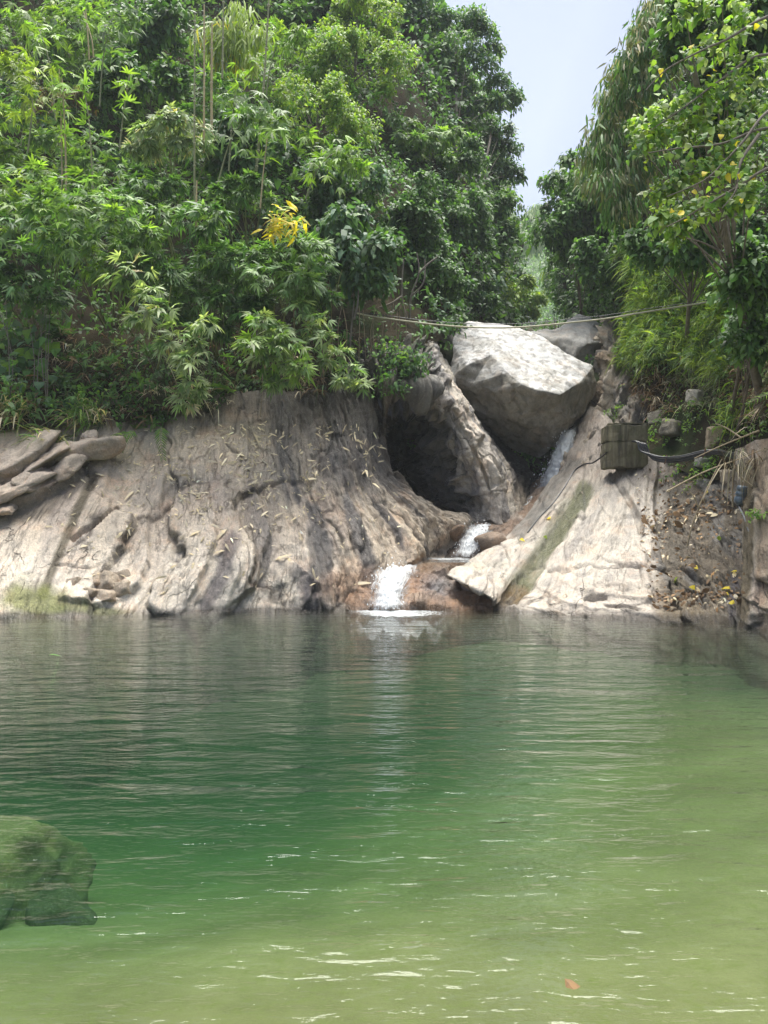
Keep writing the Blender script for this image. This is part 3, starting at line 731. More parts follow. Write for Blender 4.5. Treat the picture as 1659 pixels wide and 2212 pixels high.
def b_disp(V, N, u, v):
    h = .05 * fbm(V * .9, 3) + .02 * ridged(V * 1.6, 2) + .010 * fbm(V * 4, 4)
    low = sstep(800, 860, v - (u - 1060) * .25)
    q = V @ np.array([[.8, .3, .5], [-.5, .8, .2], [-.3, -.5, .8]])
    h += low * (.07 * (saw(q[:, 2] * 1.3 + .5 * perlin(V * .8), .12) - .5) + .05 * ridged(q * np.array([1, 1, 2.5]), 2))
    h += (1 - low) * (.006 * ridged(V * 3.5, 2) + .012 * plates3(V * np.array([1.6, 1.6, 2.2]) + .3 * fbm(V * 2, 3)[:, None], 2)) + low * (.045 * plates3(q * np.array([1.0, 1.2, 2.2]) + .3 * fbm(V * 1.5, 3)[:, None], 3) + .018 * plates3(V * 4, 4))
    return h

def b_tint(V, N, u, v):
    n = fbm(V * 1.1, 4); n2 = fbm(V * np.array([3, 3, .6]), 4)
    c = np.broadcast_to(np.array([.36, .35, .325]), (len(u), 3)).copy()
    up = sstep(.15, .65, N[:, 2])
    c = lerp(c, np.array([.47, .475, .475]), up * .7)  # upward faces paler: light from above painted into the stone
    c = lerp(c, np.array([.24, .225, .185]), (1 - up) * .6)  # lower faces browner, with the overhang's shade painted in
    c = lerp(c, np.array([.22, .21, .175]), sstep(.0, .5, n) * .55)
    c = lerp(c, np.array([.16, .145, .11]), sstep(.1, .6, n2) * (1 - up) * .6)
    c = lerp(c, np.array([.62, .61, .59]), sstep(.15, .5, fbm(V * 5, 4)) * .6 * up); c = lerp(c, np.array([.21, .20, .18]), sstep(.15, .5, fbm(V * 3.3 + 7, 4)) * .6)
    c = lerp(c, np.array([.09, .085, .07]), sstep(.2, .55, fbm(V * np.array([4, 4, .5]) + 3, 3)) * .55)
    return np.column_stack([c, np.full(len(u), .12)])

BF = [(966, 826, 23.2), (974, 782, 23.6), (976, 738, 24.2), (990, 709, 24.8), (1011, 695, 25.2), (1056, 697, 25.4), (1115, 706, 25.3),
      (1153, 720, 25.0), (1188, 739, 24.6), (1237, 768, 24.0), (1281, 792, 23.6), (1289, 825, 23.9), (1285, 853, 24.0), (1254, 890, 23.4),
      (1240, 907, 23.2), (1213, 938, 22.9), (1195, 960, 23.2), (1160, 985, 24.2), (1098, 965, 24.6), (1060, 927, 24.0), (1011, 873, 23.4), (976, 840, 23.2)]
BI = [(1011, 789, 22.6), (1061, 766, 22.9), (1077, 762, 23.0), (1098, 805, 22.0), (1129, 832, 21.5), (1160, 844, 21.3), (1209, 853, 21.5), (1254, 825, 22.4),  # 22-29 ridge
      (994, 736, 24.1), (1058, 713, 24.7), (995, 772, 23.3), (1082, 740, 24.0),            # 30-33
      (1216, 909, 22.3), (1150, 780, 23.3), (1190, 810, 22.4), (1120, 740, 24.3),          # 34-37
      (1060, 850, 22.5), (1110, 900, 22.6), (1165, 920, 22.5), (1150, 880, 22.0), (1020, 830, 22.7), (1062, 742, 23.7)]
BE = [(22, 23), (23, 24), (24, 25), (25, 26), (26, 27), (27, 28), (28, 29), (29, 10), (30, 31), (30, 32), (32, 43), (31, 33), (28, 34), (34, 15)]
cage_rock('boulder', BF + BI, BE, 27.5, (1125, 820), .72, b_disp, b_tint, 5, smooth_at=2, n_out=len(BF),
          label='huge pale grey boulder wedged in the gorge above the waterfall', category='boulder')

def s_tint(V, N, u, v):
    n = fbm(V * 1.0, 4)
    c = np.broadcast_to(np.array([.60, .58, .54]), (len(u), 3)).copy()
    up = sstep(.2, .6, N[:, 2])
    c = lerp(c, np.array([.45, .44, .42]), up * .8); c = lerp(c, np.array([.24, .23, .20]), (1 - up) * .35)
    c = lerp(c, np.array([.32, .30, .25]), sstep(0, .5, n) * .4)
    return np.column_stack([c, np.full(len(u), .1)])
SF = [(1140, 722, 28.6), (1165, 716, 28.9), (1198, 712, 29.2), (1228, 697, 29.4), (1250, 681, 29.6), (1271, 688, 29.4), (1303, 706, 29.0), (1310, 722, 28.8), (1306, 750, 28.6), (1298, 800, 28.4), (1250, 830, 28.4), (1180, 800, 28.4)]
SI = [(1185, 732, 27.8), (1230, 731, 27.6), (1262, 745, 27.4), (1296, 740, 27.9), (1240, 712, 28.6), (1270, 712, 28.3), (1240, 770, 27.4)]
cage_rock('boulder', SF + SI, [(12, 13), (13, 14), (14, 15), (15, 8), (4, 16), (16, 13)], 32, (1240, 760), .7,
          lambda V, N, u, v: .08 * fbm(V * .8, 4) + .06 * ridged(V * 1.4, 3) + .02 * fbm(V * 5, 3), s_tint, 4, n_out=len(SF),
          label='second pale boulder with a pointed top behind the right shoulder of the huge boulder', category='boulder')

def ico(level=4):
    bm = bmesh.new(); bmesh.ops.create_icosphere(bm, subdivisions=level, radius=1)
    V = np.array([v.co[:] for v in bm.verts]); Fc = np.array([[v.index for v in f.verts] for f in bm.faces]); bm.free()
    return V, Fc
ICO = {k: ico(k) for k in (2, 3, 4, 5)}

def stone_np(size, seed, level=4, planes=11, k=14.0, rough=.04, flat=None):
    rs = np.random.RandomState(seed); D, Fc = ICO[level]
    n = norm(rs.normal(size=(planes, 3))); d = rs.uniform(.62, 1.0, planes)
    if flat:      # a block: six sides a little out of square and a few broken corners
        n = norm(np.concatenate([np.eye(3), -np.eye(3)]) + rs.normal(size=(6, 3)) * .16); n = np.concatenate([n, norm(np.sign(rs.normal(size=(4, 3))) + rs.normal(size=(4, 3)) * .4)])
        d = np.concatenate([rs.uniform(.75, .95, 6), rs.uniform(.95, 1.25, 4)]); k = 34.0
    x = np.maximum(D @ n.T, 1e-3) / d[None]
    r = 1 / (np.sum(np.maximum(x, 0.0) ** k, 1) ** (1 / k))
    r = np.clip(r, .2, 1.6)
    V = D * r[:, None] * np.asarray(size)
    s = np.mean(size)
    V = V + D * (rough * s * (fbm(V / s * 1.6 + seed, 4) + .5 * ridged(V / s * 2.5 + seed, 2)))[:, None]
    return V, Fc

def stone(name, c, size, seed, col, rot=(0, 0, 0), wet=0.0, level=4, parent=None, off=(0, 0, 0), rough=.04, flat=None, **props):
    V, Fc = stone_np(size, seed, level, rough=rough, flat=flat)
    V = V @ np.array(Matrix.Rotation(rot[2], 3, 'Z') @ Matrix.Rotation(rot[1], 3, 'Y') @ Matrix.Rotation(rot[0], 3, 'X')).T
    col = np.asarray(col); n = fbm(V * 2 + seed, 4)
    cc = lerp(np.broadcast_to(col, (len(V), 3)).copy(), col * np.array([.6, .6, .58]), sstep(0, .5, n) * .7)
    z = V[:, 2].min() * .6
    V2 = V - np.array([0, 0, z])
    me = make_mesh(name, V2, [Fc], M_STONE, rc=V * np.array([1, 1, 1.0]), tint=np.column_stack([cc, np.full(len(V), wet)]))
    return obj(name, me, parent, np.asarray(c) + np.array([0, 0, z]) - np.asarray(off), **props)

stone('boulder', P(960, 732, 25.0), (.30, .35, .42), 21, (.25, .24, .215), label='small dark grey boulder lodged left of the huge boulder', category='boulder')

# broken slabs lying on the left end of the bank
lr = thing('rock_ledge', 'cracked dark ledge of flat slabs with white lichen at the far left of the bank', 'rock ledge', P(60, 1060, 15.6))
for (u, v, d, sx, sy, sz, rz, sd_) in [(165, 975, 16.35, .52, .45, .17, .25, 31), (100, 992, 16.25, .50, .45, .16, .45, 32), (140, 1018, 16.02, .56, .40, .13, .3, 33), (70, 1045, 15.85, .62, .42, .16, .38, 34),
                                       (-10, 1072, 15.55, .70, .45, .17, .3, 35), (25, 1010, 16.15, .62, .5, .18, .28, 36), (-80, 1040, 15.7, .7, .5, .2, .3, 37), (10, 1098, 15.35, .40, .3, .09, .35, 38), (195, 945, 16.7, .36, .3, .12, .2, 39)]:
    stone('slab', P(u, v, d + .05), (sx * (1.0 + .35 * math.sin(sd_ * 5.1)), sy, sz * (1.25 + .4 * math.sin(sd_ * 2.3))), sd_, (.46, .385, .31), (.30 + .15 * math.sin(sd_ * 3.7), -.42 + .16 * math.sin(sd_ * 1.7), rz), .1, 4, lr, lr.location, .13, None)
bl = thing('broken_rock', 'cluster of cracked tan blocks sticking out of the left bank near the waterline', 'broken rock', P(215, 1305, 13.9))
for (u, v, d, sx, sz, sd_) in [(165, 1272, 14.4, .32, .17, 41), (205, 1260, 14.5, .30, .16, 42), (240, 1268, 14.45, .32, .2, 43), (190, 1292, 14.2, .30, .13, 44), (228, 1294, 14.2, .28, .15, 45), (262, 1280, 14.35, .26, .2, 46), (145, 1288, 14.25, .22, .13, 47), (265, 1255, 14.6, .24, .17, 48)]:
    stone('block', P(u, v, d), (sx, .30, sz), sd_, (.46, .38, .29), (.25, -.30, .1 * sd_), .05, 4, bl, bl.location, .07, True)

# ------------------------------------------------------------------ pool bed, water, falls
def bed():
    x = np.linspace(-34, 34, 190); y = np.linspace(-22, 24, 170)
    X, Y = np.meshgrid(x, y)
    p = np.stack([X, Y, 0 * X], -1).reshape(-1, 3); X, Y = p[:, 0], p[:, 1]
    deep = 2.1 * sstep(1.6, 10.0, Y + .3 * X * sstep(0, 4, X)) * (.12 + .88 * sstep(4.2, -2.5, X + .5 * perlin(p * .3)))
    base = .50 + .20 * sstep(10, 14, Y)
    z = -(base + deep) * (1 - .60 * sstep(11.0, 14.4, Y)) * sstep(.1, 2.4, Y - .0) + .25 * sstep(1.2, -1.5, Y)
    z += sstep(9, 14, np.abs(X + .0)) * sstep(6, 0, Y) * 1.2
    z += .06 * fbm(p * .6, 3) + .02 * fbm(p * 2.5, 3)
    p[:, 2] = z
    k = NT('sandy_bed'); pos = k.n('TexCoord').outputs['Object']
    a = k.noise(pos, .8, 6, .6); g = k.noise(pos, 9.0, 6, .75); lit = k.noise(k.scl(pos, 5, 7, 5), 2.0, 5, .7)
    c = k.mix(k.rng(a, .35, .65, 0, 1), (.118, .108, .050, 1), (.180, .163, .080, 1))
    c = k.mix(k.rng(g, .50, .66, 0, .75), c, (.13, .13, .045, 1))
    c = k.mix(k.rng(lit, .66, .74, 0, .5), c, (.36, .32, .15, 1))
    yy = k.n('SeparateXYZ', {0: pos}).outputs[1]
    c = k.mix(k.rng(yy, 8.0, 12.0, 0, 1), c, (.085, .088, .052, 1))      # silt tone towards the far bank, darkened to match the shaded skirt
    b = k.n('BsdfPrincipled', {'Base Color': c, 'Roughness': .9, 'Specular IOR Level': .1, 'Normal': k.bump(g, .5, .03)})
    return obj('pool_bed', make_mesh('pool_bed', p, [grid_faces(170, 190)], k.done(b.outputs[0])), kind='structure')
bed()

def pool_water():
    k, sh = water_material('pool_water', 1.0)
    ab = k.n('VolumeAbsorption', {'Color': (.38, .66, .52, 1), 'Density': .42})
    sc = k.n('VolumeScatter', {'Color': (.45, .90, .70, 1), 'Density': .013, 'Anisotropy': .2})
    ad = k.n('AddShader', {0: ab.outputs[0], 1: sc.outputs[0]})
    k.t.links.new(ad.outputs[0], k.out.inputs[1])
    m = k.done(sh)
    x0, x1, y0, y1, z0 = -33, 33, -2.5, 22, -4.5
    V = np.array([[x0, y0, 0], [x1, y0, 0], [x1, y1, 0], [x0, y1, 0], [x0, y0, z0], [x1, y0, z0], [x1, y1, z0], [x0, y1, z0]], float)
    Q = np.array([[0, 1, 2, 3], [7, 6, 5, 4], [0, 4, 5, 1], [1, 5, 6, 2], [2, 6, 7, 3], [3, 7, 4, 0]])
    obj('pool_water', make_mesh('pool_water', V, [Q], m, smooth=False), kind='structure')
pool_water()

k, sh = water_material('stream_water', .8); M_STREAM = k.done(sh)
mp = [P(820, 1214, 16.35), P(905, 1216, 16.2), P(1010, 1216, 16.2), P(1090, 1214, 16.6), P(1120, 1205, 19), P(980, 1204, 19.3), P(870, 1204, 19.5), P(840, 1210, 17.5)]
mpz = [np.array([p[0], p[1], .90]) for p in mp]
obj('plunge_water', make_mesh('plunge_water', np.array(mpz), [np.array([[0, 1, 2, 7], [7, 2, 3, 6], [6, 3, 4, 5]])], M_STREAM, smooth=False), kind='structure')

M_FOAM = foam_material()
def foam_patch(name, rows, nr, nc, dens, amp=.05, parent=None, **props):
    G = loft(rows, nr, nc); N = grid_normals(G); s, t = arc(G); p = G.reshape(-1, 3)
    S, T = s.ravel(), t.ravel()
    n = fbm(st(S * 4, T * 2, 5), 4)
    V = p + N.reshape(-1, 3) * (amp * n + amp * .6 * fbm(p * 9, 3))[:, None]
    a = np.linspace(0, 1, nc)[None, :] * np.ones((nr, 1)); b = np.linspace(0, 1, nr)[:, None] * np.ones((1, nc))
    e = np.minimum(np.minimum(a, 1 - a) * 2.6, 1).ravel() * np.minimum(np.minimum(b * 8, (1 - b) * 6), 1).ravel()
    dd = dens + .12 - .55 * (1 - e)
    return obj(name, make_mesh(name, V, [grid_faces(nr, nc)], M_FOAM, rc=np.stack([S, T, 0 * S], 1), tint=np.column_stack([dd, dd, dd, np.ones_like(dd)])), parent, **props)

def droplets(name, pts, spread, n, r, seed, vel=(0, 0, 0), parent=None):
    rs = np.random.RandomState(seed); D, Fc = np.array([[1, 0, 0], [-1, 0, 0], [0, 1, 0], [0, -1, 0], [0, 0, 1], [0, 0, -1]], float), np.array([[0, 2, 4], [2, 1, 4], [1, 3, 4], [3, 0, 4], [2, 0, 5], [1, 2, 5], [3, 1, 5], [0, 3, 5]])
    C = np.array([P(*p) for p in pts]); k = rs.randint(0, len(C) - 1, n); t = rs.rand(n, 1)
    X = C[k] * (1 - t) + C[k + 1] * t + rs.normal(size=(n, 3)) * spread
    rr = r * np.exp(rs.normal(size=n) * .5)
    V = (X[:, None] + D[None] * rr[:, None, None] * np.array([1, 1, 1.6])).reshape(-1, 3)
    Q = (Fc[None] + (np.arange(n) * 6)[:, None, None]).reshape(-1, 3)
    return obj(name, make_mesh(name, V, [Q], M_DROP, smooth=True), parent, kind='stuff')
M_DROP = simple('spray_drop', (.85, .88, .9), .2, .05, 3, 0, .01)

foam_patch('waterfall', [
    [(815, 1215, 16.5), (845, 1215, 16.4), (875, 1215, 16.4), (915, 1215, 16.4)],
    [(802, 1232, 15.75), (838, 1230, 15.65), (872, 1229, 15.65), (910, 1229, 15.8)],
    [(795, 1258, 15.25), (830, 1256, 15.1), (864, 1254, 15.1), (898, 1251, 15.35)],
    [(790, 1290, 14.9), (824, 1289, 14.75), (852, 1288, 14.75), (884, 1280, 14.95)],
    [(768, 1317, 14.7), (818, 1322, 14.5), (862, 1322, 14.5), (905, 1318, 14.75)],
], 70, 80, .60, .05, kind='structure')
foam_patch('waterfall', [
    [(1010, 1131, 19.75), (1035, 1131, 19.75), (1060, 1131, 19.75), (1085, 1131, 19.8)],
    [(1000, 1148, 19.2), (1020, 1147, 19.15), (1045, 1147, 19.15), (1068, 1147, 19.2)],
    [(985, 1175, 18.95), (1005, 1174, 18.85), (1025, 1174, 18.8), (1046, 1172, 18.9)],
    [(975, 1206, 18.7), (995, 1207, 18.55), (1015, 1207, 18.55), (1035, 1206, 18.7)],
], 50, 50, .62, .05, kind='structure')
foam_patch('waterfall', [
    [(1216, 925, 23.0), (1232, 928, 22.6), (1246, 920, 22.6)],
    [(1194, 975, 22.7), (1214, 975, 22.4), (1238, 968, 22.3)],
    [(1174, 1020, 22.5), (1200, 1020, 22.2), (1228, 1006, 22.1)],
    [(1158, 1062, 22.3), (1184, 1062, 22.0), (1210, 1046, 22.0)],
], 60, 36, .72, .06, kind='structure')
foam_patch('waterfall', [
    [(1165, 1045, 22.9), (1182, 1045, 22.7), (1200, 1042, 22.7)],
    [(1140, 1075, 22.0), (1158, 1074, 21.9), (1178, 1070, 21.9)],
    [(1105, 1105, 21.2), (1125, 1104, 21.1), (1140, 1100, 21.1)],
    [(1060, 1126, 20.3), (1080, 1125, 20.2), (1110, 1120, 20.4)],
], 40, 30, .68, .05, kind='structure')
def flat_foam(name, pts, z, dens, nr, nc):
    rows = [[(u, v, (CH - z) * F / (v - HY)) for u, v in r] for r in pts]
    foam_patch(name, rows, nr, nc, dens, .012, kind='stuff')
flat_foam('foam', [[(740, 1319.5), (800, 1318), (870, 1318), (960, 1319.5)], [(755, 1324), (820, 1325), (880, 1325), (985, 1324)], [(780, 1330), (830, 1332), (880, 1332), (960, 1329)]], .02, .62, 30, 60)
flat_foam('foam', [[(890, 1204.2), (940, 1204.3), (1000, 1204.3), (1050, 1204.2)], [(890, 1206.5), (940, 1207), (1000, 1207.5), (1050, 1206.5)], [(900, 1209), (950, 1209.5), (1000, 1210), (1040, 1209)]], .915, .42, 20, 40)
droplets('spray', [(1225, 945, 22.8), (1205, 985, 22.7), (1190, 1020, 22.6), (1172, 1050, 22.4)], .16, 420, .010, 1)
droplets('spray', [(855, 1228, 15.6), (840, 1270, 15.1), (835, 1310, 14.7)], .16, 380, .008, 2)
droplets('spray', [(1040, 1140, 19.2), (1015, 1180, 18.8), (1000, 1203, 18.6)], .15, 280, .009, 3)

# ------------------------------------------------------------------ foliage machinery
SHAPES = {
    'lance': [(0, 0), (.28, .5), (.66, .36), (1, 0)],
    'oval': [(0, 0), (.30, .5), (.72, .40), (1, 0)],
    'heart': [(0, .10), (.22, .54), (.62, .42), (1, 0)],
    'blade': [(0, .30), (.35, .5), (.7, .3), (1, 0)],
}
def leaf_verts(pos, dr, nr, L, W, shape, droop):
    """(N,6,3) leaf outlines; quads+tris shared topology"""
    dr = norm(dr); side = norm(np.cross(dr, nr)); n = np.cross(side, dr)
    V = np.empty((len(pos), 6, 3)); j = 0
    for t, w in SHAPES[shape]:
        c = pos + dr * (L * t)[:, None]; c = c - np.array([0, 0, 1.0]) * (droop * L * t * t)[:, None]
        if t in (0, 1):
            V[:, j] = c; j += 1
        else:
            o = side * (W * w)[:, None]; lift = n * (W * w * .35)[:, None]
            V[:, j] = c + o + lift; V[:, j + 1] = c - o + lift; j += 2
    return V
LQ = np.array([[1, 2, 4, 3]]); LT = np.array([[0, 2, 1], [3, 4, 5]])

class Leaves:
    def __init__(s): s.V = []; s.C = []
    def add(s, pos, dr, nr, L, W, shape, droop, col):
        s.V.append(leaf_verts(pos, dr, nr, L, W, shape, droop)); s.C.append(np.asarray(col))
    def count(s): return sum(len(v) for v in s.V)
    def mesh(s, name, mat, off=(0, 0, 0)):
        V = np.concatenate(s.V); C = np.concatenate(s.C); n = len(V)
        b = (np.arange(n) * 6)[:, None, None]
        C4 = np.concatenate([np.repeat(C, 6, 0), np.ones((n * 6, 1))], 1)
        return make_mesh(name, V.reshape(-1, 3) - np.asarray(off), [(LQ[None] + b).reshape(-1, 4), (LT[None] + b).reshape(-1, 3)], mat, smooth=False, tint=np.clip(C4, 0, 1))

PAL = {   # leaf colours
    'deep': ((.034, .082, .030), (.058, .120, .040)), 'mid': ((.065, .150, .040), (.105, .195, .055)),
    'fresh': ((.115, .220, .036), (.18, .28, .055)), 'bamboo': ((.095, .175, .062), (.145, .23, .09)),
    'pale': ((.21, .28, .15), (.30, .36, .22)), 'gold': ((.55, .44, .03), (.66, .54, .06)), 'olive': ((.12, .145, .070), (.18, .19, .10)),
    'lime': ((.17, .25, .035), (.24, .32, .06)), 'blue': ((.058, .125, .075), (.095, .165, .10)), 'straw': ((.56, .47, .32), (.70, .61, .45)), 'brown': ((.15, .09, .045), (.25, .155, .08)),
}
def pal(name, n, rs, jit=.25):
    a, b = np.array(PAL[name][0]), np.array(PAL[name][1])
    if name not in ('straw', 'brown', 'gold'): a, b = a * np.array([1.32, 1.29, 1.25]), b * np.array([1.32, 1.29, 1.25])
    return (a + (b - a) * rs.rand(n, 1)) * np.exp(rs.normal(size=(n, 1)) * jit)

def rand_dir(n, rs): return norm(rs.normal(size=(n, 3)))

def sprays(lv, org, dirs, k, L, kind, cname, rs, colour=None):
    """k leaves round each twig end"""
    M = len(org); n = M * k
    O = np.repeat(org, k, 0); D = norm(np.repeat(dirs, k, 0))
    base = np.repeat(pal(cname, M, rs, .22) if colour is None else colour, k, 0) * np.exp(rs.normal(size=(n, 1)) * .14)
    if kind == 'bamboo':
        side = norm(np.cross(D, np.repeat(norm(rs.normal(size=(M, 3)) * .5 + np.array([0, -.4, 1])), k, 0)))
        a = np.tile(np.linspace(-1.15, 1.15, k), M) + rs.normal(size=n) * .14
        dr = D * np.cos(a)[:, None] + side * np.sin(a)[:, None]
        dr[:, 2] -= .02 + .22 * rs.rand(n)
        nr = norm(np.cross(side, D)); nr[nr[:, 2] < 0] *= -1; nr = nr + rs.normal(size=(n, 3)) * .22
        l = L * np.exp(rs.normal(size=n) * .2) * (1 - .12 * np.abs(a))
        lv.add(O - D * (l * .08)[:, None], dr, nr, l, l * .185, 'lance', .08 + .2 * rs.rand(n), base)
    elif kind == 'droop':
        dr = D * .25 + rs.normal(size=(n, 3)) * .30 + np.array([0, 0, -1.0])
        l = L * np.exp(rs.normal(size=n) * .22)
        lv.add(O + rs.normal(size=(n, 3)) * L * .35, dr, rand_dir(n, rs) * .6 + np.array([0, -.6, .2]), l, l * .14, 'lance', .1 * rs.rand(n), base)
    elif kind in ('oval', 'heart'):
        dr = D * .5 + rs.normal(size=(n, 3)) * .65 + np.array([0, -.1, -.18])
        l = L * np.exp(rs.normal(size=n) * .25)
        nr = rs.normal(size=(n, 3)) * .45 + np.array([0, -.45, .8])
        lv.add(O + D * (rs.rand(n, 1) - .5) * L * 1.6 + rs.normal(size=(n, 3)) * L * .4, dr, nr, l, l * (.46 if kind == 'oval' else .80), kind, .15 + .3 * rs.rand(n), base)
    elif kind == 'blade':
        dr = D * .7 + rs.normal(size=(n, 3)) * .28 + np.array([0, -.1, .35])
        l = L * np.exp(rs.normal(size=n) * .3)
        lv.add(O + rs.normal(size=(n, 3)) * L * .10, dr, rand_dir(n, rs), l, l * .05 + .004, 'blade', .45 + .6 * rs.rand(n), base)

def hill_point(u, v, names=('left_hillside', 'right_hillside', 'gorge_floor', 'far_hillside', 'left_rock_bank', 'right_rock_bank', 'gorge_wall', 'cave_rock')):
    o = Vector((0, 0, CH)); d = Vector(P(u, v, 1) - np.array([0, 0, CH])).normalized(); best = None
    for nm in names:
        r = HILLS[nm][2].ray_cast(o, d)
        if r[0] is not None and (best is None or r[3] < best[1]): best = (r[0], r[3], r[1])
    return best

def ground_below(p):
    """root of a plant whose crown is centred at p: the slope behind and below it"""
    side = .35 if p[0] > 3 and p[1] < 40 else -.25 if p[0] < 3 else 0
    for dz in (-.55, -.25, -1.2, -2.5, 0.05):
        best = None
        for nm in ('left_hillside', 'right_hillside', 'gorge_floor', 'far_hillside'):
            r = HILLS[nm][2].ray_cast(Vector(p), Vector((side, 1, dz)).normalized())
            if r[0] is not None and (best is None or r[3] < best[1]): best = (r[0], r[3])
        if best is not None: return np.array(best[0])
    return np.array([p[0], p[1] + 2, max(p[2] - 3, .5)])

SEED = [100]
def tuft(lv, c, r, n, k, L, kind, cname, rs, hang=.55, front=.35):
    d = rs.normal(size=(n, 3)); d[:, 2] = d[:, 2] * .75 + .35; d[:, 1] -= .35; d = norm(d)
    q = (.45 + .6 * rs.rand(n, 1) ** .6)
    org = np.asarray(c) + d * q * np.asarray(r)
    dirs = d * .9 + np.array([0, -front, -hang]) + rs.normal(size=(n, 3)) * .25
    col = None
    if isinstance(cname, (tuple, list)):
        pick = rs.choice(len(cname), n, p=np.array([w for _, w in cname]) / sum(w for _, w in cname))
        col = np.concatenate([pal(cname[i][0], 1, rs, .2) for i in pick])
        cname = cname[0][0]
    sprays(lv, org, dirs, k, L, kind, cname, rs, col)

def plant(name, label, cat, ctr, ru, rv, nt_, ns, kind, L, cname, k=7, tufts=None, base=None, stem=.03, stems=1, mat=None, group=None, wood=None, tr=.42, hang=.55, depth=.8, leafparts=0):
    """a bush or tree with its stem rooted on the slope and its crown made of leaf clusters round branch ends"""
    SEED[0] += 1; rs = np.random.RandomState(SEED[0])
    u, v, d = ctr; C = P(u, v, d); sc = d / F
    rx, rz = ru * sc, rv * sc; ry = min(rx, rz) * depth
    if tufts is None:
        D = rand_dir(nt_, rs); D[:, 2] = D[:, 2] * .9 + .1
        q = .35 + .6 * rs.rand(nt_, 1) ** .5
        T = [(C + D[i] * q[i] * np.array([rx, ry, rz]) * 1.08, max(tr * min(rx, rz), .25) * rs.uniform(.55, 1.25)) for i in range(nt_)]
    else:
        T = [(P(a, b, d + (rs.rand() - .5) * ry), max(rr * sc, .15)) for a, b, rr in tufts]
    B = ground_below(C) if base is None else np.array(hill_point(*base)[0])
    root = thing(name, label, cat, B, group)
    mat = mat or M_LEAF; wood = wood or M_BARK
    for s_ in range(stems):
        off = rs.normal(size=3) * np.array([.25 * rx, .2 * ry, 0]) * (stems > 1)
        top = C + off * 2 + np.array([0, 0, rz * .55])
        path = [B + off * .4, B + (C - B) * .45 + off + rs.normal(size=3) * .06, top]
        V, q_ = tube_np(path, stem, stem * .4, 7)
        obj('culm' if kind == 'bamboo' else 'trunk', make_mesh('culm', V - B, [q_], wood), root)
    tw = Acc()
    for c, r in T:
        m0 = B + (C - B) * (.35 + .5 * rs.rand())
        tw.tube([m0, (m0 + c) / 2 + np.array([0, 0, .25 * r]), c], min(stem * .32, .02), min(stem * .12, .008), 5)
    obj('branches', tw.mesh('branches', wood, B), root, kind='stuff')
    for c, r in T:
        lv = Leaves(); f = 1.18 if kind == 'bamboo' else 1.0
        cn = cname[rs.randint(len(cname))] if isinstance(cname, list) and isinstance(cname[0], str) else cname
        sh = np.exp(rs.normal(size=3) * .22)
        tuft(lv, c, np.array([r, r * .9, r * .75]) * sh, int(ns * f * f), k, L / f, kind, cn, rs, hang)
        obj('leaf_cluster', lv.mesh('leaf_cluster', mat, B), root, kind='stuff')
    return root

def cover(name, hl, n, kind, L, cname, seed, reach=.8, k=5, clump=.55, keep=None, mat=None, hang=.3):
    rs = np.random.RandomState(seed); V, N, _ = HILLS[hl]; nr, nc = V.shape[:2]
    pts = []; nn = []
    area = np.linalg.norm(np.cross(V[1:, :-1] - V[:-1, :-1], V[:-1, 1:] - V[:-1, :-1]), axis=2)
    cc = (V[1:, :-1] + V[:-1, 1:]) / 2
    w = area / np.maximum(cc[..., 1], 5) ** 1.7
    uu = CX + F * cc[..., 0] / cc[..., 1]; vv = HY - F * (cc[..., 2] - CH) / cc[..., 1]
    w = w * (uu > -250) * (uu < 1900) * (vv > -150)
    if keep is not None: w = w * keep(uu, vv)
    ix = rs.choice(w.size, n, p=(w / w.sum()).ravel()); i, j = np.unravel_index(ix, w.shape)
    a, b = rs.rand(n, 1), rs.rand(n, 1)
    p = V[i, j] * (1 - a) * (1 - b) + V[i + 1, j] * a * (1 - b) + V[i, j + 1] * (1 - a) * b + V[i + 1, j + 1] * a * b
    nrm = N[i, j]; nrm = norm(nrm + np.array([0, -.2, .4]))
    bump_ = .5 + .5 * fbm(p * .55, 3)
    hgt = reach * np.clip(bump_, .1, 1.3) * (.35 + .75 * rs.rand(n))
    org = p + nrm * hgt[:, None] + rs.normal(size=(n, 3)) * .12
    dirs = nrm * .8 + rs.normal(size=(n, 3)) * .5 + np.array([0, -.2, -hang])
    f = fbm(p * .4 + 31, 3)
    names = cname if isinstance(cname, list) else [cname]
    q = np.clip(((f + .8) / 1.6 + rs.normal(size=n) * .12) * len(names), 0, len(names) - .01).astype(int)
    col = np.concatenate([pal(names[t], 1, rs, .2) for t in q])
    lv = Leaves(); sc_ = np.clip(p[:, 1] / 22.0, .8, 2.2)
    for g in range(3):
        m = (np.digitize(sc_, [1.05, 1.5]) == g)
        if m.any(): sprays(lv, org[m], dirs[m], k, L * sc_[m].mean(), kind, names[0], rs, col[m])
    return obj(name, lv.mesh(name, mat or M_LEAF), kind='stuff')

# hillside undergrowth that reads as one mass
cover('undergrowth', 'left_hillside', 8200, 'oval', .15, ['deep', 'mid', 'deep', 'blue'], 1, 1.1, 6, keep=lambda u, v: np.where((v > 640) & (u < 900), .45, 1.0))
cover('undergrowth', 'left_hillside', 5000, 'bamboo', .24, ['deep', 'mid', 'bamboo'], 2, 1.3, 6, keep=lambda u, v: (u < 800) * np.where(v > 640, .5, 1.0))
cover('undergrowth', 'right_hillside', 8000, 'oval', .13, ['deep', 'deep', 'mid'], 3, .8, 6, keep=lambda u, v: np.where((v > 800) & (u > 1300), .0, 1.0))
cover('undergrowth', 'gorge_floor', 900, 'oval', .16, ['deep', 'mid'], 4, .8, 6)
cover('far_forest', 'far_hillside', 9000, 'oval', .26, ['mid', 'bamboo', 'mid'], 5, 6.0, 6)

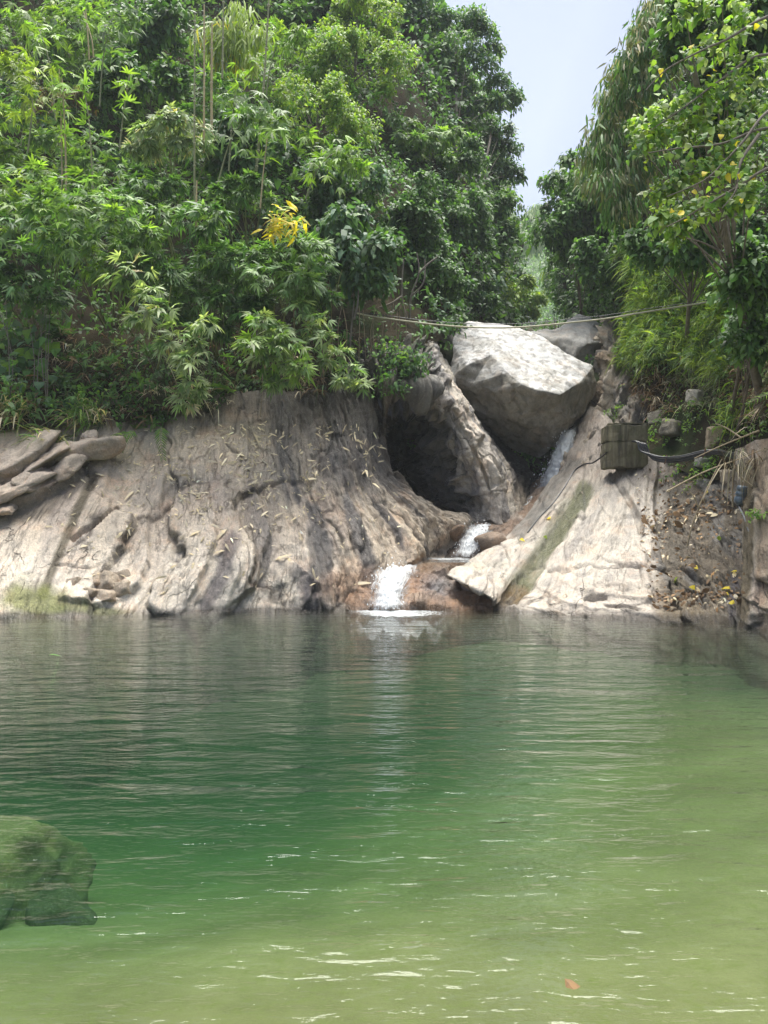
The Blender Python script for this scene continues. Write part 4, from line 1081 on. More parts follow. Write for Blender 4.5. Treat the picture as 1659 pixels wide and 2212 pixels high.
# ------------------------------------------------------------------ trees, bamboo and bushes
BM, FR, DP, PL_, OL = [('bamboo', 4), ('fresh', 2), ('mid', 2)], [('fresh', 4), ('lime', 1), ('bamboo', 2)], [('deep', 3), ('mid', 2)], [('pale', 4), ('bamboo', 2), ('straw', .3)], [('olive', 3), ('mid', 3), ('deep', 2), ('straw', .15)]
MD = [('mid', 4), ('deep', 2), ('fresh', 1)]
LM = [('lime', 3), ('fresh', 3), ('mid', 1)]
BLU = [('blue', 3), ('deep', 2), ('mid', 1)]
CU = dict(wood=M_CULM)
B = 'bamboo'
# left thicket, front row over the bank
plant('bamboo_clump', 'sunlit yellow-green bamboo clump at the left edge, halfway up the thicket', B, (45, 445, 18.2), 110, 95, 13, 26, 'bamboo', .30, FR, stems=3, **CU)
plant('bamboo_clump', 'broad pale-leaved bamboo clump left of centre in the front of the thicket', B, (215, 520, 17.0), 150, 120, 18, 28, 'bamboo', .30, BM, stems=4, **CU)
plant('bamboo_clump', 'dim bamboo clump at the left edge above the round-leaved creeper', B, (50, 590, 17.6), 100, 95, 11, 24, 'bamboo', .30, DP, stems=3, **CU)
plant('bamboo_clump', 'leafy dark green bamboo clump in the middle of the thicket, left of the yellow tuft', B, (430, 565, 17.4), 140, 105, 17, 28, 'bamboo', .30, [('mid', 4), ('bamboo', 2), ('deep', 2)], stems=4, **CU)
gold_root = plant('bamboo_clump', 'bamboo clump topped by a bright golden yellow tuft of leaves', B, (625, 560, 17.0), 90, 95, 13, 28, 'bamboo', .29, [('bamboo', 3), ('mid', 3)], stems=3, **CU)
plant('bamboo_clump', 'low shaded bamboo clump under the middle of the thicket', B, (480, 670, 17.6), 120, 62, 12, 24, 'bamboo', .28, [('deep', 3), ('mid', 2)], stems=3, **CU)
plant('bamboo_spray', 'pale drooping bamboo spray whose tip hangs lowest over the bare bank', B, (370, 700, 15.9), 80, 150, 0, 15, 'bamboo', .30, PL_, 7, [(285, 590, 42), (320, 640, 44), (300, 690, 26), (355, 680, 40), (395, 725, 38), (360, 745, 26), (425, 745, 24), (408, 780, 30), (440, 700, 26), (412, 825, 26), (425, 850, 20), (395, 862, 18)], base=(330, 820), **CU)
plant('bamboo_spray', 'light green bamboo spray hanging right of the thicket over the dark hollow', B, (605, 745, 16.2), 70, 70, 0, 20, 'bamboo', .29, [('pale', 3), ('bamboo', 3), ('fresh', 2)], 7, [(560, 705, 34), (545, 745, 26), (600, 715, 30), (595, 750, 36), (565, 775, 26), (635, 755, 30), (615, 795, 28), (650, 800, 22), (600, 830, 16)], base=(560, 830), **CU)
plant('bamboo_spray', 'thin bamboo spray arching down to the right, its end beside the cave', B, (715, 750, 16.8), 60, 80, 0, 13, 'bamboo', .28, [('pale', 3), ('bamboo', 3)], 6, [(650, 665, 28), (690, 690, 22), (670, 715, 22), (710, 735, 24), (735, 765, 22), (705, 780, 18), (760, 800, 22), (780, 832, 14), (735, 825, 12)], base=(700, 810), **CU)
plant('bamboo_clump', 'narrow bamboo clump between the yellow tuft and the glossy dark tree', B, (690, 620, 18.0), 55, 60, 7, 20, 'bamboo', .26, DP, stems=2, **CU)
# middle and top of the left slope
plant('bamboo_clump', 'feathery light bamboo clump at the left edge in the upper hillside', B, (40, 290, 23.0), 95, 85, 11, 26, 'bamboo', .32, FR, stems=3, **CU)
plant('bamboo_clump', 'airy bright bamboo clump in the top left corner', B, (70, 60, 28.0), 120, 70, 12, 26, 'bamboo', .36, FR, stems=4, **CU)
plant('bamboo_clump', 'sunlit bamboo clump with spiky tips right of the top left corner', B, (200, 110, 27.0), 85, 85, 12, 26, 'bamboo', .34, [('fresh', 3), ('bamboo', 3)], stems=3, **CU)
plant('bamboo_clump', 'young bamboo with upright tips above the pale-leaved clump', B, (165, 330, 21.5), 85, 85, 10, 24, 'bamboo', .30, [('fresh', 3), ('bamboo', 3), ('mid', 1)], stems=4, **CU)
plant('bamboo_clump', 'pale dome of drooping bamboo leaves in the middle of the left hillside', B, (370, 305, 21.0), 95, 60, 15, 26, 'bamboo', .31, PL_, stems=3, hang=.9, **CU)
plant('bamboo_clump', 'yellowing bamboo top with long hanging leaves at the top of the left hillside', B, (505, 85, 26.0), 60, 75, 9, 24, 'droop', .42, [('lime', 3), ('pale', 2), ('gold', .35)], 8, stems=3, **CU)
plant('bamboo_clump', 'bright bamboo clump between the yellowing top and the tall feathery trees', B, (610, 165, 28.5), 80, 85, 11, 26, 'bamboo', .33, FR, stems=3, **CU)
plant('bamboo_clump', 'green bamboo clump below the pale drooping dome', B, (300, 410, 19.8), 80, 60, 9, 24, 'bamboo', .28, MD, stems=3, **CU)
plant('bamboo_clump', 'mid green bamboo clump above the yellow tuft', B, (540, 440, 19.5), 85, 55, 10, 24, 'bamboo', .27, [('mid', 3), ('bamboo', 2)], stems=3, **CU)
plant('bamboo_clump', 'bamboo clump overhanging on the shoulder of the left hillside, below the tall crowned tree', B, (885, 285, 29.0), 105, 55, 13, 26, 'bamboo', .36, [('bamboo', 3), ('fresh', 3), ('mid', 2)], stems=3, hang=.8, **CU)
plant('bamboo_clump', 'bamboo clump in the dim hollow between the pale dome and the feathery trees', B, (470, 250, 24.5), 75, 75, 10, 24, 'bamboo', .30, MD, stems=3, **CU)
plant('broadleaf_tree', 'dark glossy tree at the top edge, between the bright bamboo tops', 'tree', (345, 60, 28.0), 85, 75, 12, 40, 'oval', .26, DP, 6)
plant('broadleaf_tree', 'rounded dark bush with large leaves above the pale bamboo dome', 'tree', (320, 190, 25.5), 95, 60, 12, 38, 'oval', .24, [('deep', 3), ('mid', 3), ('fresh', .6)], 6)
plant('vine_thicket', 'brownish withered tangle of vines in the upper left hillside', 'shrub', (125, 205, 25.5), 85, 38, 9, 40, 'oval', .13, [('brown', 2), ('olive', 3), ('straw', .6)], 6)
plant('vine_thicket', 'large-leaved vines climbing behind the tall culms', 'vine', (535, 330, 22.5), 85, 75, 12, 34, 'heart', .19, BLU, 5)
plant('feathery_tree', 'feathery fine-leaved light green tree in the middle of the slope', 'tree', (690, 265, 25.5), 115, 95, 18, 75, 'oval', .12, LM, 7, stem=.06)
plant('feathery_tree', 'tall light green tree with hazy fine leaves on the upper slope', 'tree', (770, 150, 29.5), 100, 85, 16, 75, 'oval', .14, LM, 7, stem=.07)
plant('feathery_tree', 'yellow-green creeper-covered tree at the top edge', 'tree', (775, 45, 32.5), 85, 60, 12, 75, 'oval', .15, [('lime', 4), ('fresh', 2)], 7, stem=.07)
plant('broadleaf_tree', 'dusky tree at the top edge, left of the tall crowned tree', 'tree', (880, 45, 37.5), 85, 75, 13, 60, 'oval', .20, BLU, 7, stem=.1)
plant('broadleaf_tree', 'shaded tree crown at the top edge, left of the yellow-green creeper tree', 'tree', (660, 30, 34), 75, 55, 9, 60, 'oval', .2, DP, 7, stem=.09)
plant('tall_tree', 'tall crowned tree against the sky on the crest of the left hillside', 'tree', (985, 160, 37.0), 120, 130, 0, 95, 'oval', .19, [('mid', 3), ('blue', 3), ('fresh', .8)], 7,
      [(930, 70, 42), (975, 60, 42), (1020, 50, 38), (1045, 80, 40), (1060, 115, 30), (990, 110, 45), (945, 130, 45), (1020, 140, 36), (960, 185, 40), (1000, 195, 30), (915, 190, 45), (1075, 185, 26), (1105, 215, 26), (1070, 225, 22), (1030, 235, 18), (955, 240, 35), (1020, 60, 25)], base=(985, 420), stem=.16)
plant('tall_tree', 'dark rounded tree against the sky below the tall crowned tree', 'tree', (1065, 310, 39.0), 60, 70, 0, 85, 'oval', .19, BLU, 7, [(1050, 275, 26), (1080, 290, 30), (1060, 320, 36), (1090, 320, 26), (1030, 330, 30), (1075, 370, 36), (1105, 380, 22), (1040, 385, 34), (1010, 365, 30)], base=(1010, 520), stem=.12)
plant('broadleaf_tree', 'bright leafy tree left of the dark rounded tree on the skyline', 'tree', (965, 340, 31.0), 75, 65, 11, 60, 'oval', .17, MD, 7, stem=.07)
plant('broadleaf_tree', 'grey-green bush with blue cast at the centre of the slope, above the glossy dark tree', 'tree', (735, 420, 22.8), 100, 75, 14, 60, 'oval', .15, BLU, 7, stem=.06)
plant('broadleaf_tree', 'glossy dark broadleaf tree standing above the left end of the line', 'tree', (770, 545, 19.6), 85, 95, 16, 46, 'oval', .20, BLU, 6, stem=.06)
plant('broadleaf_tree', 'dark tree in the shade right of the glossy tree', 'tree', (880, 470, 24.5), 85, 95, 14, 60, 'oval', .16, DP, 7, stem=.07)
plant('broadleaf_tree', 'shadowy tree over the left side of the huge boulder', 'tree', (930, 590, 24.5), 80, 60, 12, 60, 'oval', .15, DP, 7, stem=.07)
plant('broadleaf_tree', 'dense dark tree on the left flank of the gorge', 'tree', (985, 480, 29.5), 75, 90, 14, 65, 'oval', .17, [('mid', 3), ('deep', 3)], 7, stem=.08)
plant('broadleaf_tree', 'mid green tree column on the left flank of the gorge below the skyline tree', 'tree', (1065, 490, 36.0), 55, 90, 12, 65, 'oval', .19, MD, 7, stem=.09)
plant('broadleaf_tree', 'bright green bush at the mouth of the gorge, above the left shoulder of the boulder', 'shrub', (1085, 630, 38), 55, 62, 11, 65, 'oval', .17, LM, 7, stem=.07)
plant('broadleaf_tree', 'small bright bush far in the gorge, over the notch between the boulders', 'shrub', (1140, 650, 46), 40, 45, 9, 60, 'oval', .2, [('lime', 2), ('fresh', 3)], 7, stem=.06)
plant('broadleaf_tree', 'dark bush hanging over the rock left of the huge boulder', 'shrub', (1010, 640, 31), 65, 45, 10, 60, 'oval', .16, DP, 7, stem=.06)
plant('bamboo_clump', 'pale hazy bamboo far up the gorge against the sky', B, (1165, 500, 110), 42, 50, 10, 60, 'droop', 1.0, [('bamboo', 3), ('pale', 2)], 7, stems=3, **CU)
plant('bamboo_clump', 'far bamboo leaning into the gorge from the right', B, (1235, 605, 52), 45, 45, 9, 40, 'droop', .6, LM, 7, stems=3, **CU)
# right slope
plant('broadleaf_tree', 'ivy-dark tree bulging into the gorge under the hanging bamboo', 'tree', (1240, 480, 29), 85, 105, 17, 62, 'oval', .20, [('deep', 2), ('mid', 3)], 6, stem=.08)
plant('broadleaf_tree', 'dark tree with broad leaves between the ivy-dark tree and the grassy mound', 'tree', (1335, 555, 25), 75, 85, 14, 50, 'oval', .19, DP, 6, stem=.07)
plant('broadleaf_tree', 'rounded tree top on the skyline left of the hanging bamboo', 'tree', (1265, 395, 32), 62, 55, 11, 62, 'oval', .21, MD, 6, stem=.08)
plant('hanging_bamboo', 'olive bamboo with long hanging leaves along the right edge of the sky', B, (1360, 260, 19.5), 90, 220, 0, 46, 'droop', .30, OL, 8,
      [(1420, 25, 45), (1395, 70, 42), (1440, 90, 45), (1370, 120, 42), (1420, 150, 50), (1345, 175, 40), (1390, 200, 48), (1325, 230, 40), (1370, 255, 50), (1305, 285, 38), (1350, 310, 48), (1300, 335, 36), (1335, 365, 45), (1310, 400, 38), (1360, 410, 45), (1340, 450, 36), (1400, 350, 50), (1430, 260, 50)], base=(1440, 520), stem=.04, **CU)
plant('broadleaf_tree', 'dark overhanging tree in the top right corner', 'tree', (1560, 50, 17), 150, 75, 18, 44, 'oval', .20, [('mid', 3), ('deep', 3), ('fresh', .5)], 6, stem=.1)
plant('broadleaf_tree', 'dark tree behind the yellow-leaved branches at the right edge', 'tree', (1560, 260, 18.5), 120, 110, 18, 44, 'oval', .19, DP, 6, stem=.1)
plant('broadleaf_tree', 'shaded canopy above the grassy mound', 'tree', (1500, 525, 17.8), 140, 62, 17, 44, 'oval', .17, [('deep', 2), ('mid', 3)], 6, stem=.07)
plant('broadleaf_tree', 'dark bush with long leaves at the right edge beside the grassy mound', 'shrub', (1630, 590, 13.5), 75, 62, 12, 36, 'oval', .17, DP, 6, stem=.05)
plant('broadleaf_tree', 'deep green bush at the right edge below the long-leaved bush', 'shrub', (1630, 720, 14.2), 65, 70, 11, 40, 'oval', .13, DP, 6, stem=.04)
TREE_Y = plant('leafy_tree', 'near tree with heart-shaped leaves, some yellow, reaching in from the right edge', 'tree', (1500, 300, 11.8), 190, 260, 0, 26, 'heart', .10, [('fresh', 5), ('lime', 2), ('mid', 2), ('pale', 2), ('gold', .12)], 5,
      [(1400, 270, 42), (1450, 250, 46), (1510, 230, 46), (1570, 200, 46), (1630, 150, 50), (1440, 310, 40), (1500, 290, 46), (1560, 300, 50), (1620, 260, 55), (1385, 320, 30), (1640, 330, 48), (1590, 370, 44), (1530, 370, 42), (1470, 400, 36), (1425, 420, 30), (1560, 440, 34), (1610, 430, 40), (1490, 460, 32), (1435, 480, 34), (1460, 510, 28), (1600, 60, 50), (1540, 110, 40), (1480, 30, 40), (1560, 15, 50)], base=(1655, 900), stem=.11, depth=.5)

# individual leaves that stand out
def leaf_template(shape, W, col, mat, seed):
    rs = np.random.RandomState(seed)
    V = leaf_verts(np.zeros((1, 3)), np.array([[1.0, 0, 0]]), np.array([[0, 0, 1.0]]), np.array([1.0]), np.array([W]), shape, np.array([.16 + .2 * rs.rand()]))[0]
    c = np.concatenate([np.repeat(pal(col, 1, rs, .12), 6, 0), np.ones((6, 1))], 1)
    return make_mesh('leaf', V, [LQ, LT], mat, smooth=False, tint=c)

def frame(p, d, n, s):
    d = norm(np.asarray(d, float)); y = norm(np.cross(n, d)); z = np.cross(d, y)
    return Matrix(((d[0]*s, y[0]*s, z[0]*s, p[0]), (d[1]*s, y[1]*s, z[1]*s, p[1]), (d[2]*s, y[2]*s, z[2]*s, p[2]), (0, 0, 0, 1)))

def leaf_parts(root, tmpls, pts, dirs, nrms, sizes, label=None):
    o0 = np.array(root.location)
    for i in range(len(pts)):
        o = bpy.data.objects.new('leaf', tmpls[i % len(tmpls)]); COL.objects.link(o); o.parent = root
        o.matrix_local = frame(pts[i] - o0, dirs[i], nrms[i], sizes[i])
        if label: o['label'] = label

rs = np.random.RandomState(77)
T_GOLD = [leaf_template('lance', .26, c, M_LEAF_SOFT, i) for i, c in enumerate(['gold', 'gold', 'gold', 'lime', 'gold'])]
n = 110; c0 = np.array([P(*q) for q in [(592, 468, 16.2), (615, 476, 16.1), (640, 470, 16.2), (620, 495, 16.0), (600, 490, 16.1), (648, 482, 16.2), (588, 484, 16.2), (610, 462, 16.3)]])[rs.randint(0, 8, n)] + rs.normal(size=(n, 3)) * .10
dd = norm(rs.normal(size=(n, 3)) * np.array([1, .6, .45]) + np.array([0, -.25, -.25]))
leaf_parts(gold_root, T_GOLD, c0, dd, rs.normal(size=(n, 3)) * .3 + np.array([0, -.6, .8]), .27 * np.exp(rs.normal(size=n) * .15), 'golden yellow leaf of the bright tuft')
# creeper of large round leaves
cr = thing('creeper', 'creeper with large round leaves in the shade at the left edge above the bank', 'vine', np.array(hill_point(60, 860)[0]))
T_HEART = [leaf_template('heart', .92, c, M_LEAF_SOFT, i + 9) for i, c in enumerate(['mid', 'deep', 'mid', 'blue', 'fresh'])]
n = 85; uu = rs.uniform(-10, 125, n); vv = 640 + rs.rand(n) ** .8 * 230 + (uu - 50) * .15
pp = np.array([P(a, b, 17.2 + .006 * (860 - b) + rs.uniform(-.3, .1)) for a, b in zip(uu, vv)])
leaf_parts(cr, T_HEART, pp, norm(rs.normal(size=(n, 3)) * .5 + np.array([0, -.25, -.75])), rs.normal(size=(n, 3)) * .25 + np.array([0, -.9, .45]), rs.uniform(.17, .31, n))
a = Acc()
for i in range(7):
    x = rs.uniform(0, 110); a.tube([P(x, 870, 17.3), P(x + rs.uniform(-20, 20), 770, 17.4), P(x + rs.uniform(-30, 30), 650, 18.3)], .012, .006, 5)
obj('stem', a.mesh('stem', M_BARK, cr.location), cr)
# near leaves of the yellowing tree, one by one
T_NEAR = [leaf_template('heart', .80, c, M_LEAF, i + 30) for i, c in enumerate(['fresh', 'fresh', 'mid', 'pale', 'fresh', 'mid', 'fresh', 'bamboo', 'mid', 'fresh', 'pale', 'mid', 'gold'])]
BR = [[(1760, 20, 11.6), (1660, 35, 11.4), (1570, 85, 11.3), (1520, 107, 11.3), (1440, 150, 11.3), (1395, 195, 11.3)], [(1760, 190, 11.4), (1660, 240, 11.2), (1610, 300, 11.1), (1569, 345, 11.1), (1520, 390, 11.1), (1440, 425, 11.1)],
      [(1760, 330, 11.2), (1655, 365, 11), (1600, 400, 11), (1530, 440, 11), (1480, 470, 11), (1440, 490, 11)], [(1760, 120, 12), (1640, 120, 11.8), (1560, 170, 11.7), (1480, 230, 11.6), (1400, 285, 11.6)],
      [(1740, 270, 11.3), (1640, 280, 11.2), (1560, 310, 11.2), (1470, 320, 11.2), (1400, 330, 11.2)], [(1640, 290, 11.1), (1600, 350, 11), (1590, 410, 10.9), (1560, 450, 10.9)]]
pts = []
for b in BR:
    pa = [P(*q) for q in b]; V, q_ = tube_np(pa, .028, .007, 7)
    obj('branch', make_mesh('branch', V - np.array(TREE_Y.location), [q_], M_BARK), TREE_Y)
    C = np.array(pa)
    for i in range(44):
        t = rs.uniform(.8, len(C) - 1.001); j = int(t); pts.append(C[j] + (C[j + 1] - C[j]) * (t - j) + rs.normal(size=3) * np.array([.17, .15, .14]))
pts = np.array(pts); n = len(pts)
leaf_parts(TREE_Y, T_NEAR, pts, norm(rs.normal(size=(n, 3)) * .6 + np.array([-.2, -.2, -.55])), rs.normal(size=(n, 3)) * .4 + np.array([0, -.7, .7]), rs.uniform(.075, .13, n))

# tall thin culms rising out of the left thicket
def stalk(label, pts, d, r, col=M_CULM, leaves=True):
    pa = [P(u, v, d - 1.8) for u, v in pts][::-1]
    root = thing('bamboo_stalk', label, 'bamboo', pa[0])
    V, q_ = tube_np(pa, r, r * .55, 7)
    obj('culm', make_mesh('culm', V - pa[0], [q_], col), root)
    C = np.array(pa); L = np.linalg.norm(np.diff(C, axis=0), axis=1).sum(); m = max(int(L / .38), 3); a = Acc(); X = cr_weights(len(C), m) @ C if len(C) > 2 else np.linspace(C[0], C[-1], m)
    for x in X[1:-1]: a.tube([x - np.array([0, 0, .012]), x + np.array([0, 0, .012])], r * 1.22, r * 1.22, 7)
    obj('node_ring', a.mesh('node_ring', M_NODE, pa[0]), root, kind='stuff')
    if leaves:
        rs2 = np.random.RandomState(int(pts[0][0])); lv = Leaves(); n = 14
        o = X[rs2.randint(len(X) // 2, len(X), n)] + rs2.normal(size=(n, 3)) * .16
        sprays(lv, o, norm(rs2.normal(size=(n, 3)) + np.array([0, -.3, .2])), 5, .30, 'bamboo', 'fresh', rs2)
        obj('leaf_cluster', lv.mesh('leaf_cluster', M_LEAF, pa[0]), root, kind='stuff')
def arching(label, pts, d, cname):
    pa = [P(u, v, d) for u, v in pts]; root = thing('bamboo_stalk', label, 'bamboo', pa[0])
    V, q_ = tube_np(pa, .026, .006, 6); obj('culm', make_mesh('culm', V - pa[0], [q_], M_CULM), root)
    rs2 = np.random.RandomState(int(pts[0][0]) + 7); X = cr_weights(len(pa), 40) @ np.array(pa); lv = Leaves(); n = 90
    i = rs2.randint(12, 40, n); o = X[i] + rs2.normal(size=(n, 3)) * (.10 + .012 * (40 - i))[:, None]
    sprays(lv, o, norm(rs2.normal(size=(n, 3)) * .7 + np.array([0, -.3, -.5])), 6, .30, 'bamboo', cname, rs2)
    obj('leaf_cluster', lv.mesh('leaf_cluster', M_LEAF, pa[0]), root, kind='stuff')
arching('feathery arching bamboo stem bending left in the top left corner', [(120, 260), (105, 130), (75, 50), (20, 30)], 22.5, 'fresh')
arching('feathery bamboo stem arching right between the top left corner and the dark glossy tree', [(215, 230), (225, 110), (250, 45), (300, 40)], 23.0, 'bamboo')
arching('long bamboo stem with drooping tip right of the yellowing bamboo top', [(570, 260), (585, 140), (615, 75), (665, 85)], 24.0, 'fresh')
arching('light bamboo stem nodding left above the withered tangle of vines', [(60, 330), (70, 220), (55, 150), (10, 130)], 20.5, 'lime')
arching('bamboo stem nodding right over the large-leaved vines', [(470, 400), (500, 300), (545, 245), (600, 260)], 19.8, 'bamboo')
arching('bamboo stem arching over the gold tuft from the feathery trees', [(660, 430), (690, 360), (730, 330), (780, 350)], 20.5, 'fresh')
M_NODE = simple('culm_node', (.42, .40, .28), .7, .2, 10)
M_CULM2 = simple('tan_culm', (.36, .29, .15), .55, .3, 5, .2, .005)
for lab, pts, d, r, m, lf in [
    ('tan culm in the upper left, left one of a close pair', [(128, 150), (132, 260), (135, 420)], 22.5, .028, M_CULM2, True), ('tan culm in the upper left, right one of a close pair', [(134, 170), (141, 300), (143, 425)], 22.3, .032, M_CULM2, True),
    ('leaning slim culm left of the pale bamboo dome', [(178, 180), (192, 260), (201, 410)], 22.2, .022, M_CULM, True), ('slender culm with leafy top just left of the pale dome', [(280, 160), (268, 235), (258, 320)], 21.2, .024, M_CULM, True),
    ('green culm left of the three below the yellowing top', [(421, 30), (420, 200), (420, 470)], 21.8, .030, M_CULM, False), ('green and tan culm, middle of the three below the yellowing top', [(441, 10), (441, 170), (440, 330)], 22.6, .034, M_CULM2, False),
    ('thick culm, right of the three below the yellowing top', [(458, 50), (457, 160), (457, 290)], 23.0, .040, M_CULM2, False), ('tall straight grey-green culm from the top edge beside the large-leaved vines', [(582, -20), (572, 150), (560, 300), (553, 370)], 22.0, .038, M_CULM, False),
    ('short culm under the large-leaved vines', [(513, 160), (502, 260), (494, 370)], 21.5, .026, M_CULM, True), ('slim culm leaning right beside the feathery tree', [(578, 290), (568, 380), (562, 450)], 20.6, .022, M_CULM2, True),
    ('pale thin culm in the top left, left of two', [(185, 20), (190, 80), (193, 130)], 25, .028, M_CULM2, False), ('pale thin culm in the top left, right of two', [(180, 25), (198, 85), (202, 125)], 25.2, .026, M_CULM2, False),
    ('lone culm at the top edge above the yellowing bamboo', [(483, -20), (482, 60), (480, 170)], 24, .034, M_CULM, False), ('slim culm in the dim gap under the pale dome', [(425, 390), (424, 440), (424, 490)], 19.4, .028, M_CULM2, False)]:
    stalk(lab, pts, d, r, m, lf)
# bare saplings and hanging roots over the soil beside the cave
def sticks(name, label, cat, paths, r, mat, group=None, part='stem'):
    pa0 = [P(*q) for q in paths[0]]; root = thing(name, label, cat, pa0[0], group)
    for p_ in paths:
        V, q_ = tube_np([P(*q) for q in p_], r, r * .45, 6)
        obj(part, make_mesh(part, V - pa0[0], [q_], mat), root)
    return root
sticks('sapling', 'bare pale sapling with forked stems left of the huge boulder', 'sapling', [[(885, 690, 21.8), (888, 640, 21.7), (905, 590, 21.6), (900, 545, 21.6)], [(880, 690, 21.8), (868, 640, 21.7), (872, 560, 21.7)], [(888, 640, 21.7), (915, 610, 21.5), (918, 560, 21.5)], [(868, 640, 21.7), (845, 655, 21.6), (815, 665, 21.5)], [(905, 590, 21.6), (925, 570, 21.6), (945, 555, 21.6)]], .035, M_BARK)
sticks('sapling', 'thin straight sapling trunk below the glossy dark tree', 'sapling', [[(755, 760, 18.9), (758, 720, 18.8), (765, 650, 18.9)], [(765, 690, 18.8), (772, 660, 18.8), (775, 620, 18.9)]], .032, M_BARK)
rsv = np.random.RandomState(5)
for i in range(16):
    x = [700, 715, 735, 745, 775, 790, 805, 812, 830, 842, 856, 872, 660, 640, 690, 850][i]; y0 = rsv.uniform(640, 690); y1 = rsv.uniform(760, 835); d = 18.3 + max(0, (x - 760) * .018)
    sticks('hanging_root', 'thin brown root hanging over the bare soil left of the cave', 'root', [[(x, y1, d), (x + rsv.uniform(-6, 6), (y0 + y1) / 2, d - .1), (x + rsv.uniform(-10, 10), y0, d)]], .012, M_TWIG, 'roots hanging over the soil beside the cave')
sticks('hanging_root', 'long thin brown root running down the dark rock in the middle of the left bank', 'root', [[(562, 900, 17.2), (566, 860, 17.4), (567, 820, 17.6), (568, 780, 17.8)]], .014, M_TWIG)

# ------------------------------------------------------------------ low plants
def tuft_plant(name, label, cat, u, v, d, r, n, kind, L, cname, k=6, seed=1, up=(0, -.2, .6), mat=None, group=None):
    rs = np.random.RandomState(seed); h = hill_point(u, v); p = np.array(h[0]) if d is None else P(u, v, d)
    root = thing(name, label, cat, p, group); lv = Leaves(); sc = p[1] / F
    o = p + rs.normal(size=(n, 3)) * r * sc * np.array([.55, .4, .4]) + np.array([0, -.05, .02])
    dr = norm(rs.normal(size=(n, 3)) * .5 + np.array(up))
    c = np.concatenate([pal(cname[i], 1, rs, .2) for i in rs.randint(0, len(cname), n)])
    sprays(lv, o, dr, k, L, kind, cname[0], rs, c)
    obj('foliage', lv.mesh('foliage', mat or M_LEAF_SOFT, p), root, kind='stuff')
    return root
tuft_plant('grass_tuft', 'bright grass tuft at the top of the left bank above the dark ledge', 'grass', 185, 905, None, 40, 60, 'blade', .5, ['fresh', 'bamboo', 'straw'], 7, 1, (0, -.5, .2))
tuft_plant('grass_tuft', 'dry arching grass tuft hanging over the dark ledge', 'grass', 110, 965, None, 34, 55, 'blade', .55, ['olive', 'bamboo', 'straw'], 7, 2, (-.2, -.6, .1))
tuft_plant('grass_tuft', 'pale seeding grass at the left edge of the bank top', 'grass', 35, 895, None, 45, 55, 'blade', .5, ['bamboo', 'straw', 'mid'], 7, 3, (0, -.5, .3))
tuft_plant('shrub', 'low green shrub at the bank top right of the bright grass tuft', 'shrub', 165, 880, None, 45, 60, 'oval', .12, ['mid', 'deep', 'fresh'], 6, 4)
tuft_plant('shrub', 'low dark shrub on the bank top under the lowest bamboo tip', 'shrub', 300, 875, None, 60, 70, 'oval', .12, ['deep', 'mid'], 6, 5)
tuft_plant('shrub', 'small leafy shrub on the bank top left of the lowest bamboo tip', 'shrub', 250, 840, None, 50, 60, 'oval', .13, ['mid', 'deep'], 6, 15)
for i, (lab, u, v, n, L) in enumerate([('young drooping bamboo shoot with long leaves left of the low dark shrub', 130, 830, 9, .36), ('dark bamboo shoot between the two low shrubs', 235, 800, 9, .34), ('young bamboo shoot right of the lowest bamboo tip', 480, 850, 9, .32),
                                      ('long-leaved bamboo shoot at the bank top in the centre of the left bank', 345, 900, 9, .34), ('spiky bamboo shoot low on the bank top, right of the bright grass', 315, 915, 8, .30), ('bamboo shoot at the foot of the dark hollow', 540, 820, 10, .30), ('tall arching grass-like shoot above the round-leaved creeper', 125, 720, 12, .42)]):
    tuft_plant('bamboo_shoot', lab, 'bamboo', u, v, None, 26, n, 'bamboo', L, ['mid', 'bamboo'], 8, 20 + i, (0, -.5, .4), M_LEAF)
def frond(label, u0, v0, u1, v1, d, L, seed, cname='mid', n=15):
    rs = np.random.RandomState(seed); a, b = P(u0, v0, d), P(u1, v1, d - .25); root = thing('fern_frond', label, 'fern', a)
    mid = (a + b) / 2 + np.array([0, -.12, .06]); C = np.array([a, mid, b]); X = cr_weights(3, n) @ C; T = norm(np.gradient(X, axis=0))
    V, q_ = tube_np([a, mid, b], .009, .003, 5); obj('stem', make_mesh('stem', V - a, [q_], M_CULM), root)
    t = leaf_template('lance', .17, cname, M_LEAF_SOFT, seed); t2 = leaf_template('lance', .17, 'fresh', M_LEAF_SOFT, seed + 3)
    pts, dr, nr, sz = [], [], [], []
    for i in range(1, n):
        sd = norm(np.cross(T[i], np.array([0, -.8, .5])))
        for s_ in (1, -1):
            pts.append(X[i]); dr.append(sd * s_ * .9 + T[i] * .75 + np.array([0, 0, -.1])); nr.append(np.array([0, -.8, .6]) + rs.normal(size=3) * .15); sz.append(L * (1.05 - .6 * i / n))
    leaf_parts(root, [t, t2, t], np.array(pts), dr, nr, sz)
frond('green frond hanging straight down over the middle of the left bank', 349, 922, 352, 990, 17.0, .24, 1)
frond('bright frond lying left-down on the bank beside the dark ledge', 285, 935, 190, 978, 16.8, .22, 2, 'fresh')
frond('small frond right of the bright frond near the bank top', 290, 930, 262, 972, 16.9, .20, 3)
frond('fern frond sticking in from the right edge under the long-leaved bush', 1680, 855, 1615, 872, 12.6, .14, 4)
frond('second fern frond from the right edge, higher on the mound', 1690, 735, 1640, 760, 13.2, .14, 5)
tuft_plant('fern', 'dark fern patch hanging on the rock above the cave', 'fern', 885, 790, None, 40, 90, 'oval', .10, ['deep', 'mid', 'blue'], 7, 31, (0, -.6, -.3))
tuft_plant('fern', 'small fern on the roof of the cave', 'fern', 845, 835, None, 30, 45, 'oval', .11, ['deep', 'mid'], 6, 32)
tuft_plant('shrub', 'little leafy shrub on the soil left of the cave', 'shrub', 850, 770, None, 45, 50, 'oval', .11, ['mid', 'fresh', 'deep'], 6, 33)
